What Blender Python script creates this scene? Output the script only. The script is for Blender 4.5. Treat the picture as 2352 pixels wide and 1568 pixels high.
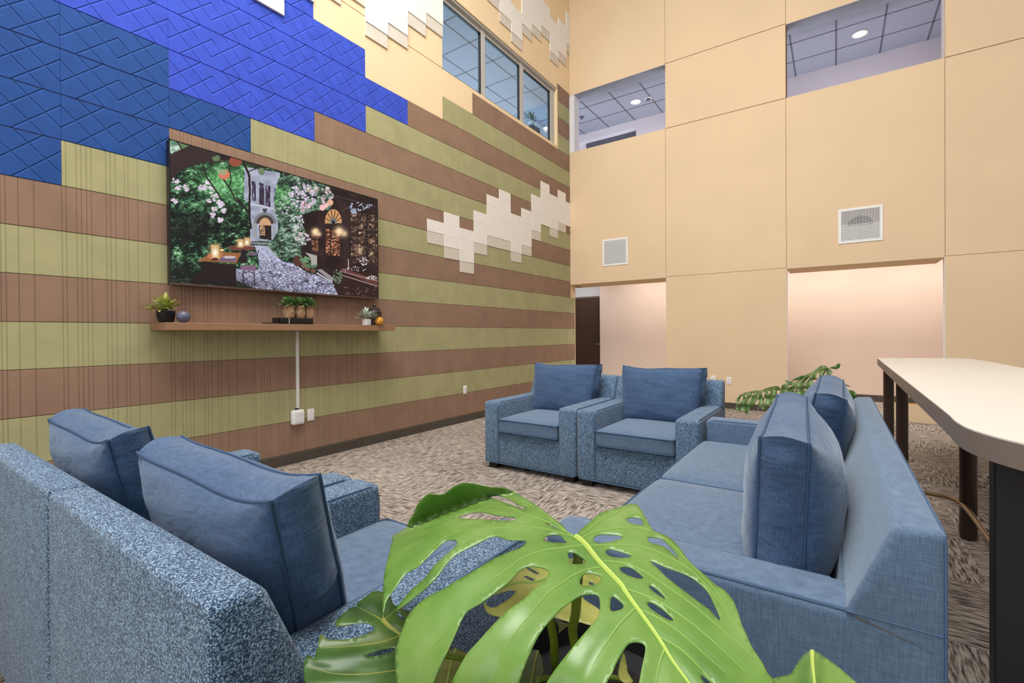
import bpy, bmesh, math, random
import numpy as np
from mathutils import Vector, Matrix
from mathutils.geometry import delaunay_2d_cdt

sc = bpy.context.scene
for o in list(bpy.data.objects):
    bpy.data.objects.remove(o)
C = sc.collection
R = random.Random(7)

# ------------------------------------------------------------------ camera
EYE = 1.215
FPX, CX, CY, YAW, PITCH, ROLL = 1065.2874, 1198.879, 773.277, 0.59464, -0.00572, -0.0069
cF = Vector((-math.sin(YAW) * math.cos(PITCH), math.cos(YAW) * math.cos(PITCH), math.sin(PITCH)))
_r = Vector((math.cos(YAW), math.sin(YAW), 0)); _u = _r.cross(cF)
cR = _r * math.cos(ROLL) + _u * math.sin(ROLL)
cU = -_r * math.sin(ROLL) + _u * math.cos(ROLL)
cam_d = bpy.data.cameras.new('camera')
cam = bpy.data.objects.new('camera', cam_d); C.objects.link(cam)
cam.matrix_world = Matrix(((cR.x, cU.x, -cF.x, 0), (cR.y, cU.y, -cF.y, 0), (cR.z, cU.z, -cF.z, EYE), (0, 0, 0, 1)))
cam_d.sensor_width = 36; cam_d.lens = FPX / 2352 * 36
cam_d.shift_x = -(CX - 1176) / 2352; cam_d.shift_y = (CY - 784) / 2352
cam_d.clip_start = 0.02; cam_d.clip_end = 100
sc.camera = cam

def ray(x, y): return cF + cR * ((x - CX) / FPX) - cU * ((y - CY) / FPX)
def on_z(x, y, z):
    d = ray(x, y); s = (z - EYE) / d.z; return Vector((d.x * s, d.y * s, z))
def on_x(x, y, X):
    d = ray(x, y); s = X / d.x; return Vector((X, d.y * s, EYE + d.z * s))
def on_y(x, y, Y):
    d = ray(x, y); s = Y / d.y; return Vector((d.x * s, Y, EYE + d.z * s))

# ------------------------------------------------------------------ light
sc.view_settings.view_transform = 'Standard'
sc.view_settings.look = 'None'
sc.view_settings.gamma = 1
sc.view_settings.use_curve_mapping = False
sc.view_settings.exposure = 0.0
w = bpy.data.worlds.new('world'); sc.world = w; w.use_nodes = True
w.node_tree.nodes['Background'].inputs[0].default_value = (0.97, 0.98, 1.0, 1)
w.node_tree.nodes['Background'].inputs[1].default_value = 0.45

def area(name, loc, target, size, size_y, energy, color=(1, 1, 1)):
    l = bpy.data.lights.new(name, 'AREA'); l.shape = 'RECTANGLE'; l.size = size; l.size_y = size_y
    l.energy = energy; l.color = color
    o = bpy.data.objects.new(name, l); C.objects.link(o); o.location = loc
    o.rotation_euler = (Vector(target) - Vector(loc)).to_track_quat('-Z', 'Y').to_euler()
    return o
area('skylight', (-1.7, 0.9, 7.6), (-1.9, 2.6, 0), 4.0, 4.5, 660, (1, 0.985, 0.96))
area('daylight_window', (-0.6, -4.2, 3.4), (-1.0, 4.5, 1.4), 6.5, 3.4, 150, (0.92, 0.97, 1.0))
area('gallery_fill_back', (-1.6, 9.0, 3.6), (-1.6, 9.1, 9), 6.5, 0.8, 90, (0.84, 0.89, 1.0))  # added fill facing up to brighten the gallery ceiling; no known fitting there
area('gallery_fill_side', (-6.2, 6.6, 3.6), (-6.2, 6.6, 9), 2.2, 5.0, 170, (0.84, 0.93, 1.0))  # unseen upward fill, added to brighten the room behind the gallery window
area('hall_fill', (-0.2, 9.3, 2.62), (-0.2, 9.3, 0), 7.5, 0.9, 112, (1.0, 0.98, 0.95))  # added fill for the enclosed hall, which shows no lamp of its own
area('hall_fill_door', (-5.1, 9.4, 2.62), (-5.1, 9.4, 0), 0.9, 0.9, 12, (0.92, 0.96, 1.0))  # second unseen fill, added for the wall and door at the hall end

# ------------------------------------------------------------------ helpers
def lin(c):
    return tuple(((v / 255) / 12.92 if v / 255 <= 0.04045 else ((v / 255 + 0.055) / 1.055) ** 2.4) for v in c) + (1,)

class NT:
    def __init__(s, name):
        s.m = bpy.data.materials.new(name); s.m.use_nodes = True
        s.t = s.m.node_tree; s.b = s.t.nodes['Principled BSDF']
    def n(s, typ, ins=None, **kw):
        nd = s.t.nodes.new(typ)
        for k, v in kw.items(): setattr(nd, k, v)
        for k, v in (ins or {}).items():
            if isinstance(v, bpy.types.NodeSocket): s.t.links.new(v, nd.inputs[k])
            else: nd.inputs[k].default_value = v
        return nd
    def math(s, op, a, b=0.0, c=None):
        nd = s.t.nodes.new('ShaderNodeMath'); nd.operation = op
        for i, v in enumerate([a, b] + ([c] if c is not None else [])):
            if isinstance(v, bpy.types.NodeSocket): s.t.links.new(v, nd.inputs[i])
            else: nd.inputs[i].default_value = v
        return nd.outputs[0]
    def ramp(s, fac, stops, interp='LINEAR'):
        nd = s.t.nodes.new('ShaderNodeValToRGB'); nd.color_ramp.interpolation = interp
        el = nd.color_ramp.elements
        while len(el) < len(stops): el.new(0.5)
        for e, (p, c) in zip(el, stops): e.position = p; e.color = c
        s.t.links.new(fac, nd.inputs[0]); return nd.outputs[0]
    def mix(s, fac, a, b, mode='MIX'):
        nd = s.t.nodes.new('ShaderNodeMix'); nd.data_type = 'RGBA'; nd.blend_type = mode
        for i, v in ((0, fac), (6, a), (7, b)):
            if isinstance(v, bpy.types.NodeSocket): s.t.links.new(v, nd.inputs[i])
            else: nd.inputs[i].default_value = v
        return nd.outputs[2]
    def link(s, a, b): s.t.links.new(a, b)
    def set(s, **kw):
        for k, v in kw.items():
            k = k.replace('_', ' ')
            if isinstance(v, bpy.types.NodeSocket): s.t.links.new(v, s.b.inputs[k])
            else: s.b.inputs[k].default_value = v
        return s
    def bump(s, h, strength=0.3, dist=0.002):
        nd = s.n('ShaderNodeBump', {'Height': h, 'Strength': strength, 'Distance': dist})
        s.t.links.new(nd.outputs[0], s.b.inputs['Normal'])

def simple(name, c, rough=0.6, noise=0.06, scale=6, metallic=0.0, bump=0.0, spec=0.4, **kw):
    t = NT(name)
    co = t.n('ShaderNodeTexCoord').outputs['Object']
    nz = t.n('ShaderNodeTexNoise', {'Vector': co, 'Scale': scale, 'Detail': 3.0}).outputs['Fac']
    c = lin(c)
    d = tuple(v * (1 - noise) for v in c[:3]) + (1,); l = tuple(min(1, v * (1 + noise)) for v in c[:3]) + (1,)
    t.set(Base_Color=t.ramp(nz, [(0.3, d), (0.7, l)]), Roughness=rough, Metallic=metallic)
    t.b.inputs['Specular IOR Level'].default_value = spec
    if bump:
        nb = t.n('ShaderNodeTexNoise', {'Vector': co, 'Scale': scale * 30, 'Detail': 2.0}).outputs['Fac']
        t.bump(nb, bump, 0.002)
    t.set(**kw)
    return t.m

def tweed(name, dark, mid, light, cell=430.0):
    t = NT(name)
    co = t.n('ShaderNodeTexCoord').outputs['Object']
    warp = t.n('ShaderNodeTexNoise', {'Vector': co, 'Scale': 60.0, 'Detail': 1.0}).outputs['Color']
    v2 = t.n('ShaderNodeMixRGB', {'Fac': 0.004, 'Color1': co, 'Color2': warp}).outputs[0]
    vo = t.n('ShaderNodeTexVoronoi', {'Vector': v2, 'Scale': cell * 0.9, 'Randomness': 0.62})
    ca = t.n('ShaderNodeSeparateColor', {'Color': vo.outputs['Color']}).outputs[0]
    d = vo.outputs['Distance']
    big = t.n('ShaderNodeTexNoise', {'Vector': co, 'Scale': 26.0, 'Detail': 4.0}).outputs['Fac']
    f = t.math('ADD', ca, t.math('MULTIPLY', t.math('SUBTRACT', big, 0.5), 0.35))
    f = t.math('SUBTRACT', f, t.math('MULTIPLY', d, 0.35))
    col = t.ramp(f, [(0.08, lin(dark)), (0.40, lin(mid)), (0.64, lin(light)), (0.92, lin(tuple(min(255, v + 34) for v in light)))])
    t.set(Base_Color=col, Roughness=0.9)
    t.b.inputs['Specular IOR Level'].default_value = 0.15
    t.b.inputs['Sheen Weight'].default_value = 0.25
    h = t.math('SUBTRACT', 1.0, d)
    t.bump(h, 0.75, 0.003)
    return t.m

def linen(name, base, lightc, sheen=0.5, rough=0.8, wrinkle=0.0):
    t = NT(name)
    co = t.n('ShaderNodeTexCoord').outputs['Object']
    m1 = t.n('ShaderNodeMapping', {'Vector': co, 'Scale': (30, 30, 420)})
    a = t.n('ShaderNodeTexNoise', {'Vector': m1.outputs[0], 'Scale': 1.0, 'Detail': 3.0}).outputs['Fac']
    m2 = t.n('ShaderNodeMapping', {'Vector': co, 'Scale': (380, 380, 26)})
    b = t.n('ShaderNodeTexNoise', {'Vector': m2.outputs[0], 'Scale': 1.0, 'Detail': 2.0}).outputs['Fac']
    f = t.math('MULTIPLY', t.math('ADD', a, b), 0.5)
    t.set(Base_Color=t.ramp(f, [(0.33, lin(base)), (0.66, lin(lightc))]), Roughness=rough)
    t.b.inputs['Specular IOR Level'].default_value = 0.3
    t.b.inputs['Sheen Weight'].default_value = sheen
    t.b.inputs['Sheen Tint'].default_value = (0.8, 0.9, 1.0, 1)
    t.b.inputs['Sheen Roughness'].default_value = 0.45
    if wrinkle:
        m3 = t.n('ShaderNodeMapping', {'Vector': co, 'Scale': (5, 5, 15)})
        wn_ = t.n('ShaderNodeTexNoise', {'Vector': m3.outputs[0], 'Scale': 1.0, 'Detail': 3.0, 'Distortion': 1.2}).outputs['Fac']
        f = t.math('ADD', t.math('MULTIPLY', f, 0.06), t.math('MULTIPLY', wn_, 1.0))
        t.bump(f, wrinkle, 0.02)
    else: t.bump(f, 0.25, 0.0012)
    return t.m

def carpet():
    t = NT('carpet')
    co = t.n('ShaderNodeTexCoord').outputs['Object']
    sp = t.n('ShaderNodeSeparateXYZ', {'Vector': co})
    X, Y = sp.outputs[0], sp.outputs[1]
    k = 1 / 0.61
    ix = t.math('FLOOR', t.math('MULTIPLY', X, k)); iy = t.math('FLOOR', t.math('MULTIPLY', Y, k))
    par = t.math('MODULO', t.math('ABSOLUTE', t.math('ADD', ix, iy)), 2.0)
    def streak(sx, sy, seed):
        mp = t.n('ShaderNodeMapping', {'Vector': co, 'Location': (seed, seed * 2, 0), 'Scale': (sx, sy, 1)})
        return t.n('ShaderNodeTexNoise', {'Vector': mp.outputs[0], 'Scale': 1.0, 'Detail': 3.5, 'Roughness': 0.62}).outputs['Fac']
    A = streak(9, 78, 3.1); B = streak(78, 9, 7.7)
    st = t.n('ShaderNodeMix', {0: par, 2: A, 3: B}).outputs[0]
    A2 = streak(16, 170, 1.3); B2 = streak(170, 16, 4.4)
    st2 = t.n('ShaderNodeMix', {0: par, 2: A2, 3: B2}).outputs[0]
    big = t.n('ShaderNodeTexNoise', {'Vector': co, 'Scale': 1.3, 'Detail': 2.0}).outputs['Fac']
    f = t.math('ADD', t.math('MULTIPLY', st, 0.74), t.math('MULTIPLY', st2, 0.36))
    f = t.math('ADD', f, t.math('MULTIPLY', t.math('SUBTRACT', big, 0.5), 0.10))
    col = t.ramp(f, [(0.44, lin((72, 63, 57))), (0.50, lin((112, 100, 91))), (0.56, lin((158, 146, 135))), (0.65, lin((186, 174, 162)))])
    fx = t.math('FRACT', t.math('MULTIPLY', X, k)); fy = t.math('FRACT', t.math('MULTIPLY', Y, k))
    ex = t.math('LESS_THAN', fx, 0.008); ey = t.math('LESS_THAN', fy, 0.008)
    e = t.math('MULTIPLY', t.math('MAXIMUM', ex, ey), 0.25)
    col = t.mix(e, col, lin((95, 84, 76)))
    t.set(Base_Color=col, Roughness=0.95)
    t.b.inputs['Specular IOR Level'].default_value = 0.1
    t.bump(f, 0.6, 0.004)
    return t.m

T0, Z0, U = 0.85404, 1.31597, 0.3048       # tile grid of the left wall: y = T0+U*c, z = Z0+U*k
def blue_tile(name, c, edge):
    t = NT(name)
    co = t.n('ShaderNodeTexCoord').outputs['Object']
    sp = t.n('ShaderNodeSeparateXYZ', {'Vector': co})
    u = t.math('FRACT', t.math('DIVIDE', t.math('SUBTRACT', sp.outputs[1], T0 - 10 * U), U))
    v = t.math('FRACT', t.math('DIVIDE', t.math('SUBTRACT', sp.outputs[2], Z0 - 10 * U), U))
    d1 = t.math('ABSOLUTE', t.math('SUBTRACT', t.math('ABSOLUTE', t.math('SUBTRACT', t.math('ADD', u, v), 1.0)), 0.26))
    d2 = t.math('ABSOLUTE', t.math('SUBTRACT', t.math('ABSOLUTE', t.math('SUBTRACT', u, v)), 0.26))
    d = t.math('MINIMUM', d1, d2)
    h = t.math('SMOOTH_MIN', t.math('DIVIDE', d, 0.03), 1.0, 0.2)
    nz = t.n('ShaderNodeTexNoise', {'Vector': co, 'Scale': 7.0, 'Detail': 3.0}).outputs['Fac']
    cc = lin(c)
    col = t.ramp(nz, [(0.3, tuple(x * 0.9 for x in cc[:3]) + (1,)), (0.7, tuple(min(1, x * 1.1) for x in cc[:3]) + (1,))])
    t.set(Base_Color=col, Roughness=0.8)
    t.b.inputs['Specular IOR Level'].default_value = 0.2
    t.bump(h, 0.9, 0.006)
    return t.m

M = {}
M['tan'] = simple('tan_wall_panel', (226, 198, 161), 0.75, 0.03, 1.2)
M['tan_gap'] = simple('tan_panel_joint', (150, 105, 55), 0.8)
M['tan_left'] = simple('tan_left_wall_panel', (236, 208, 166), 0.8, 0.03, 1.5)
M['pink'] = simple('pale_pink_wall', (226, 202, 184), 0.85, 0.02, 1.5)
M['olive'] = simple('olive_felt', (167, 161, 119), 0.9, 0.07, 5, bump=0.15, spec=0.15)
M['brown'] = simple('brown_felt', (147, 118, 98), 0.9, 0.08, 5, bump=0.15, spec=0.15)
M['darkblue'] = blue_tile('dark_blue_felt', (40, 76, 140), 0)
M['brightblue'] = blue_tile('bright_blue_felt', (60, 82, 190), 0)
M['white_felt'] = simple('white_felt', (236, 228, 218), 0.9, 0.02, 8, bump=0.1, spec=0.15)
M['grey_felt'] = simple('light_grey_felt', (212, 202, 186), 0.9, 0.06, 30, bump=0.1, spec=0.15)
M['base'] = simple('dark_vinyl_baseboard', (78, 70, 62), 0.5)
M['carpet'] = carpet()
M['white'] = simple('white_plastic', (236, 234, 230), 0.4, 0.01)
M['white_paint'] = simple('white_paint', (226, 222, 222), 0.6, 0.02)
M['gallery'] = simple('gallery_wall', (226, 220, 228), 0.7, 0.02)
M['ceil'] = simple('grey_ceiling_tile', (150, 152, 166), 0.85, 0.04, 25)
M['grid'] = simple('ceiling_grid', (92, 92, 104), 0.6)
M['black'] = simple('black_plastic', (22, 21, 22), 0.35, 0.05)
M['blackm'] = simple('black_matte', (16, 16, 18), 0.6, 0.05)
M['bezel'] = simple('bronze_bezel', (96, 76, 68), 0.35, 0.02, metallic=0.4)
M['shelf'] = simple('brown_laminate', (150, 112, 84), 0.55, 0.05, 4)
M['door'] = simple('dark_brown_door', (74, 48, 34), 0.45, 0.10, 3)
M['chrome'] = simple('satin_nickel', (190, 175, 155), 0.3, 0.02, metallic=0.9)
M['alu'] = simple('aluminium_frame', (186, 182, 176), 0.4, 0.03)
M['tabletop'] = simple('cream_laminate', (214, 206, 194), 0.45, 0.01, 3)
M['tableedge'] = simple('taupe_table_edge', (122, 110, 98), 0.5, 0.02, 3)
M['panelleg'] = simple('charcoal_panel', (34, 32, 36), 0.4, 0.06, 2)
M['leg'] = simple('dark_bronze_tube', (66, 52, 44), 0.35, 0.05, metallic=0.4)
M['brass'] = simple('aged_brass_tube', (140, 114, 84), 0.3, 0.04, metallic=0.6)
M['foot'] = simple('black_wood_foot', (26, 24, 24), 0.5)
M['tweed'] = tweed('blue_grey_tweed', (34, 56, 82), (86, 116, 146), (134, 160, 182))
M['navy'] = linen('slate_blue_linen', (44, 65, 93), (73, 98, 131), 0.35, 0.8, 0.35)
M['seatfab'] = linen('smooth_slate_blue', (66, 86, 110), (96, 118, 142), 0.6)
M['piping'] = simple('slate_blue_piping', (52, 76, 106), 0.7)
M['piping_t'] = simple('grey_blue_piping', (70, 94, 120), 0.85)
M['piping_s'] = simple('sofa_piping', (66, 90, 118), 0.7)

def greens(name, a, b, c, rough=0.33, scale=9, trans=0.10):
    t = NT(name)
    co = t.n('ShaderNodeTexCoord').outputs['Object']
    nz = t.n('ShaderNodeTexNoise', {'Vector': co, 'Scale': scale, 'Detail': 3.0}).outputs['Fac']
    t.set(Base_Color=t.ramp(nz, [(0.3, lin(a)), (0.5, lin(b)), (0.72, lin(c))]), Roughness=rough)
    t.b.inputs['Specular IOR Level'].default_value = 0.5
    t.b.inputs['Transmission Weight'].default_value = 0
    t.b.inputs['Subsurface Weight'].default_value = trans
    t.b.inputs['Subsurface Radius'].default_value = (0.4, 0.6, 0.1)
    t.b.inputs['Subsurface Scale'].default_value = 0.01
    nb = t.n('ShaderNodeTexNoise', {'Vector': co, 'Scale': 26.0, 'Detail': 2.0}).outputs['Fac']
    t.bump(nb, 0.12, 0.01)
    return t.m
M['leaf'] = greens('monstera_leaf', (78, 118, 44), (98, 134, 56), (118, 148, 80))
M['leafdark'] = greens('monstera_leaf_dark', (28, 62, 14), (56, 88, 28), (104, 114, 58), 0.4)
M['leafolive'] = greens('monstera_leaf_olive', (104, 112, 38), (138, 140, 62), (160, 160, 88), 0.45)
M['leaffar'] = greens('monstera_leaf_far', (40, 74, 18), (80, 104, 50), (118, 134, 88), 0.45, 14)
M['vein'] = simple('leaf_vein', (132, 166, 78), 0.4)
M['midrib'] = simple('leaf_midrib', (172, 194, 92), 0.4)
M['stem'] = simple('green_stem', (92, 112, 20), 0.4, 0.2, 12)

def finish(bm, name, mats, parent=None, smooth=True, angle=35):
    me = bpy.data.meshes.new(name)
    bmesh.ops.recalc_face_normals(bm, faces=bm.faces)
    bm.to_mesh(me); bm.free()
    for m in (mats if isinstance(mats, (list, tuple)) else [mats]): me.materials.append(m)
    if smooth:
        me.shade_smooth(); me.set_sharp_from_angle(angle=math.radians(angle))
    o = bpy.data.objects.new(name, me); C.objects.link(o)
    if parent: o.parent = parent
    return o
def tag(o, label, cat, group=None, kind=None):
    if label: o['label'] = label
    if cat: o['category'] = cat
    if group: o['group'] = group
    if kind: o['kind'] = kind
    return o
def thing(name, label, cat, loc=(0, 0, 0), rz=0, group=None):
    o = bpy.data.objects.new(name, None); C.objects.link(o)
    o.location = loc; o.rotation_euler = (0, 0, rz); o.empty_display_size = 0.1
    return tag(o, label, cat, group)
def struct(o): o['kind'] = 'structure'; return o
def dup(root, loc, rz, label):
    r = root.copy(); C.objects.link(r); r.location = loc; r.rotation_euler = (0, 0, rz); r['label'] = label
    for ch in list(root.children):
        c = ch.copy(); C.objects.link(c); c.parent = r
        for g in ch.children:
            d = g.copy(); C.objects.link(d); d.parent = c
    return r

def box(bm, lo, hi, r=0.0, seg=2, mi=0):
    lo, hi = Vector(lo), Vector(hi)
    res = bmesh.ops.create_cube(bm, size=1.0)
    vs = res['verts']; s = hi - lo; c = (hi + lo) / 2
    for v in vs: v.co = Vector((v.co.x * s.x, v.co.y * s.y, v.co.z * s.z)) + c
    fs = list({f for v in vs for f in v.link_faces})
    for f in fs: f.material_index = mi
    if r > 0:
        es = list({e for v in vs for e in v.link_edges})
        bmesh.ops.bevel(bm, geom=es, offset=r, segments=seg, profile=0.5, affect='EDGES', material=mi)
    return bm
def BM(): return bmesh.new()
def quad(bm, pts, mi=0):
    f = bm.faces.new([bm.verts.new(p) for p in pts]); f.material_index = mi; return f
def prism(bm, pts, axis, a, b, mi=0, r=0.0):
    """closed 2-D outline extruded along axis between a and b; pts give the other two coordinates in order"""
    def P(p, t):
        q = list(p); q.insert(axis, t); return Vector(q)
    A = [bm.verts.new(P(p, a)) for p in pts]; B = [bm.verts.new(P(p, b)) for p in pts]
    n = len(pts); fs = []
    for i in range(n): fs.append(bm.faces.new((A[i], A[(i + 1) % n], B[(i + 1) % n], B[i])))
    fs.append(bm.faces.new(A[::-1])); fs.append(bm.faces.new(B))
    for f in fs: f.material_index = mi
    if r > 0:
        es = list({e for f in fs for e in f.edges})
        bmesh.ops.bevel(bm, geom=es, offset=r, segments=2, profile=0.5, affect='EDGES', material=mi)
def tube(bm, pts, r, n=8, closed=False, cap=True, mi=0):
    pts = [Vector(p) for p in pts]; N = len(pts); rings = []
    rr = r if isinstance(r, (list, tuple)) else [r] * N
    prev = None
    for i, p in enumerate(pts):
        if closed: t = pts[(i + 1) % N] - pts[i - 1]
        else: t = pts[min(i + 1, N - 1)] - pts[max(i - 1, 0)]
        if t.length < 1e-9: t = Vector((0, 0, 1))
        t.normalize()
        if prev is None:
            a = Vector((0, 0, 1)) if abs(t.z) < 0.9 else Vector((1, 0, 0))
            u = t.cross(a).normalized()
        else:
            u = (prev - t * prev.dot(t)); u = u.normalized() if u.length > 1e-6 else t.orthogonal().normalized()
        prev = u; v = t.cross(u)
        rings.append([bm.verts.new(p + (u * math.cos(2 * math.pi * k / n) + v * math.sin(2 * math.pi * k / n)) * rr[i]) for k in range(n)])
    for i in range(N if closed else N - 1):
        a, b = rings[i], rings[(i + 1) % N]
        for k in range(n):
            f = bm.faces.new((a[k], a[(k + 1) % n], b[(k + 1) % n], b[k])); f.material_index = mi
    if cap and not closed:
        for q in (rings[0][::-1], rings[-1]):
            f = bm.faces.new(q); f.material_index = mi
def lathe(bm, prof, c=(0, 0, 0), n=28, mi=0):
    c = Vector(c); rings = []
    for r, z in prof:
        rings.append([bm.verts.new(c + Vector((r * math.cos(2 * math.pi * k / n), r * math.sin(2 * math.pi * k / n), z))) for k in range(n)] if r > 1e-6 else [bm.verts.new(c + Vector((0, 0, z)))])
    for a, b in zip(rings, rings[1:]):
        for k in range(n):
            k2 = (k + 1) % n
            if len(a) == 1 and len(b) == 1: continue
            if len(a) == 1: f = bm.faces.new((a[0], b[k], b[k2]))
            elif len(b) == 1: f = bm.faces.new((a[k], a[k2], b[0]))
            else: f = bm.faces.new((a[k], a[k2], b[k2], b[k]))
            f.material_index = mi
def spline(pts, n=8):
    pts = [Vector(p) for p in pts]; out = []
    for i in range(len(pts) - 1):
        p0 = pts[max(i - 1, 0)]; p1 = pts[i]; p2 = pts[i + 1]; p3 = pts[min(i + 2, len(pts) - 1)]
        for k in range(n):
            t = k / n
            out.append(0.5 * ((2 * p1) + (p2 - p0) * t + (2 * p0 - 5 * p1 + 4 * p2 - p3) * t * t + (3 * p1 - p0 - 3 * p2 + p3) * t ** 3))
    out.append(pts[-1]); return out

# ------------------------------------------------------------------ structure
XL = -4.288; YB = 8.042
Yc = lambda c: T0 + U * c
Zk = lambda k: Z0 + U * k
b = BM(); quad(b, [(-9, -5, 0), (7, -5, 0), (7, 11, 0), (-9, 11, 0)])
struct(finish(b, 'floor', M['carpet'], smooth=False))

# left wall core with the gallery window opening (y 4.512..7.560, z 4.73..5.80)
WY0, WY1, WZ0, WZ1 = Yc(12) + 0.0, Yc(22) - 0.0, Zk(11.18), Zk(14.68)
b = BM()
XW = XL - 0.012
for lo, hi in (((XW - .15, -5, 0), (XW, YB + 0.17, WZ0)), ((XW - .15, -5, WZ0), (XW, WY0, 8.6)), ((XW - .15, WY1, WZ0), (XW, YB + 0.17, 8.6)),
               ((XW - .15, WY0, WZ1), (XW, WY1, 8.6))):
    box(b, lo, hi)
wl = struct(finish(b, 'wall_left', M['tan_left'], smooth=False))
b = BM(); box(b, (XW - 0.15, YB + 0.17, 0), (XL, YB + 0.20, 2.17)); struct(finish(b, 'trim_1', M['tan'], smooth=False))
# tan facing on the upper left wall with one joint line
b = BM()
def facing(c0, c1, k0, k1): box(b, (XW, Yc(c0), Zk(k0)), (XL - 0.002, Yc(c1), Zk(k1)))
facing(8, 12, 9, 10); facing(6, 14, 10, 11); facing(6, 12, 11, 11.18); facing(6, 12, 11.22, 24); facing(12, 22, 14.68, 24)
facing(22, 23.58, 15, 24); facing(12, 22.1, 11, 11.18); facing(22, 22.1, 11.18, 14.68); facing(-6, 6, 14, 24)
finish(b, 'facing_panel', M['tan_left'], wl, smooth=False)

GR = [0, .07, .24, .32, .41, .49, .75, .83, .92, 1.09, 1.16, 1.34, 1.57]
def felt_row(bm, c0, c1, k, mi, groove=True, top=1.0):
    z0, z1 = Zk(k) + 0.0012, Zk(k + top) - 0.0012
    ys = []
    w_, dp = 0.0030, 0.0034
    ys.append((Yc(c0) + 0.001, 0))
    if groove:
        n0 = math.floor(c0 / 2) - 1
        for n in range(n0, math.ceil(c1 / 2) + 1):
            for g in GR:
                c = 2 * n + g
                if c0 + 0.03 < c < c1 - 0.03:
                    y = Yc(c); ys += [(y - w_, 0), (y - w_ * 0.4, dp), (y + w_ * 0.4, dp), (y + w_, 0)]
    else:
        for c in range(math.ceil(c0 / 2) * 2, int(c1) + 1, 2):
            if c0 + 0.03 < c < c1 - 0.03:
                y = Yc(c); ys += [(y - 0.0012, 0), (y - 0.0006, 0.003), (y + 0.0006, 0.003), (y + 0.0012, 0)]
    ys.append((Yc(c1) - 0.001, 0))
    e = 0.0025
    cols = [[bm.verts.new((XL - dx - 0.006, y, z0)), bm.verts.new((XL - dx, y, z0 + e)), bm.verts.new((XL - dx, y, z1 - e)), bm.verts.new((XL - dx - 0.006, y, z1))] for y, dx in ys]
    for a, d in zip(cols, cols[1:]):
        for j in range(3):
            f = bm.faces.new((a[j], d[j], d[j + 1], a[j + 1])); f.material_index = mi
CE = 23.58
def row_obj(name, mat, rows):
    b = BM()
    for r in rows: felt_row(b, *r)
    return finish(b, name, mat, wl, smooth=False)
starts = {3: 0, 4: 2, 5: 4, 6: 6, 7: 8, 8: 10, 9: 12, 10: 14}
br, ol = [], []
for k in range(-4, 15):
    c0 = -8 if k < 3 else (starts[k] if k in starts else 22.1)
    c1 = CE + (0.58 if k < 2 else 0)
    (br if k % 2 == 0 else ol).append((c0, c1, k, 0))
row_obj('brown_felt_panels', M['brown'], br)
row_obj('olive_felt_panels', M['olive'], ol)
row_obj('dark_blue_felt_panels', M['darkblue'], [(-8, 0, 3, 0, False), (-8, 2, 4, 0, False), (-8, 4, 5, 0, False), (-8, 2, 6, 0, False)])
row_obj('bright_blue_felt_panels', M['brightblue'], [(2, 6, 6, 0, False), (-8, 8, 7, 0, False), (-8, 10, 8, 0, False), (-8, 8, 9, 0, False), (-8, 6, 10, 0, False), (-8, 6, 11, 0, False), (-8, 6, 12, 0, False), (-8, 6, 13, 0, False)])

# clouds of square felt tiles: (column, bottom, top, grey)
def cloud(name, label, cols, dc=0.0, th=0.02):
    t = thing(name, label, 'wall decoration', (XL + 0.0012, Yc(cols[0][0]), Zk(cols[0][1])))
    off = Vector(t.location) - Vector((0.0012, 0, 0))
    def tile(nm, m, y0, y1, z0, z1, h):
        b = BM(); box(b, Vector((XL, y0, z0)) - off, Vector((XL + h, y1, z1)) - off, 0.0012, 1)
        for v in b.verts: v.co.x += 0.0012 - 0.0012
        finish(b, nm, m, t, smooth=False)
    for c, k0, k1, g in cols:
        y0, y1 = Yc(c + dc) + 0.0006, Yc(c + 1 + dc) - 0.0006
        y1 = min(y1, YB - 0.002)
        kk = k0
        if g:
            tile('grey_tile', M['grey_felt'], y0, y1, Zk(k0) + .001, Zk(k0 + .5) - .0006, th * 0.6)
            kk = k0 + .5
        first = True
        while kk < k1 - 1e-6:
            st = min(0.5 if (first and c % 3 == 0) else 1.0, k1 - kk); first = False
            tile('white_tile', M['white_felt'], y0, y1, Zk(kk) + .0005, Zk(kk + st) - .0005, th)
            kk += st
    return t
cloud('felt_cloud', 'low stepped cloud of white square felt tiles over the olive and brown stripes', [
    (11, 3.5, 4.5, 1), (12, 3, 5, 1), (13, 2.5, 4.5, 1), (14, 3.5, 5.5, 1), (15, 4, 6.5, 1), (16, 4, 7, 1), (17, 3.5, 6, 1), (18, 4, 6.5, 1),
    (19, 5, 7.5, 1), (20, 6, 8.5, 0), (21, 5.5, 8, 1), (22, 6, 8.5, 1), (23, 6.5, 8, 0)], 0, 0.007)
cloud('felt_cloud', 'large white felt cloud high on the wall, left of the gallery window', [
    (6, 11, 14, 1), (7, 11.5, 15, 1), (8, 10.5, 15, 1), (9, 11, 15.5, 1), (10, 12, 15, 1), (11, 12.5, 14.5, 1)])
cloud('felt_cloud', 'white felt cloud above the gallery window, beside the corner', [
    (15, 16, 18, 1), (16, 15.5, 18, 1), (17, 15, 17, 1), (18, 16, 18.5, 1), (19, 16.5, 19, 1), (20, 17, 19, 1), (21, 16, 18.5, 1), (22, 16.5, 19, 1), (23, 17.5, 20, 1)], 0.14)
cloud('felt_cloud', 'white felt block at the very top edge, set in the bright blue tiles', [(2, 10.5, 12, 0), (3, 10, 12, 0), (4, 9.5, 12, 0), (5, 10.5, 12, 0)])

b = BM(); box(b, (XL - 0.01, -5, 0), (XL + 0.012, YB + 0.18, 0.095), 0.004, 1); struct(finish(b, 'baseboard_left', M['base'], smooth=False))

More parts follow.
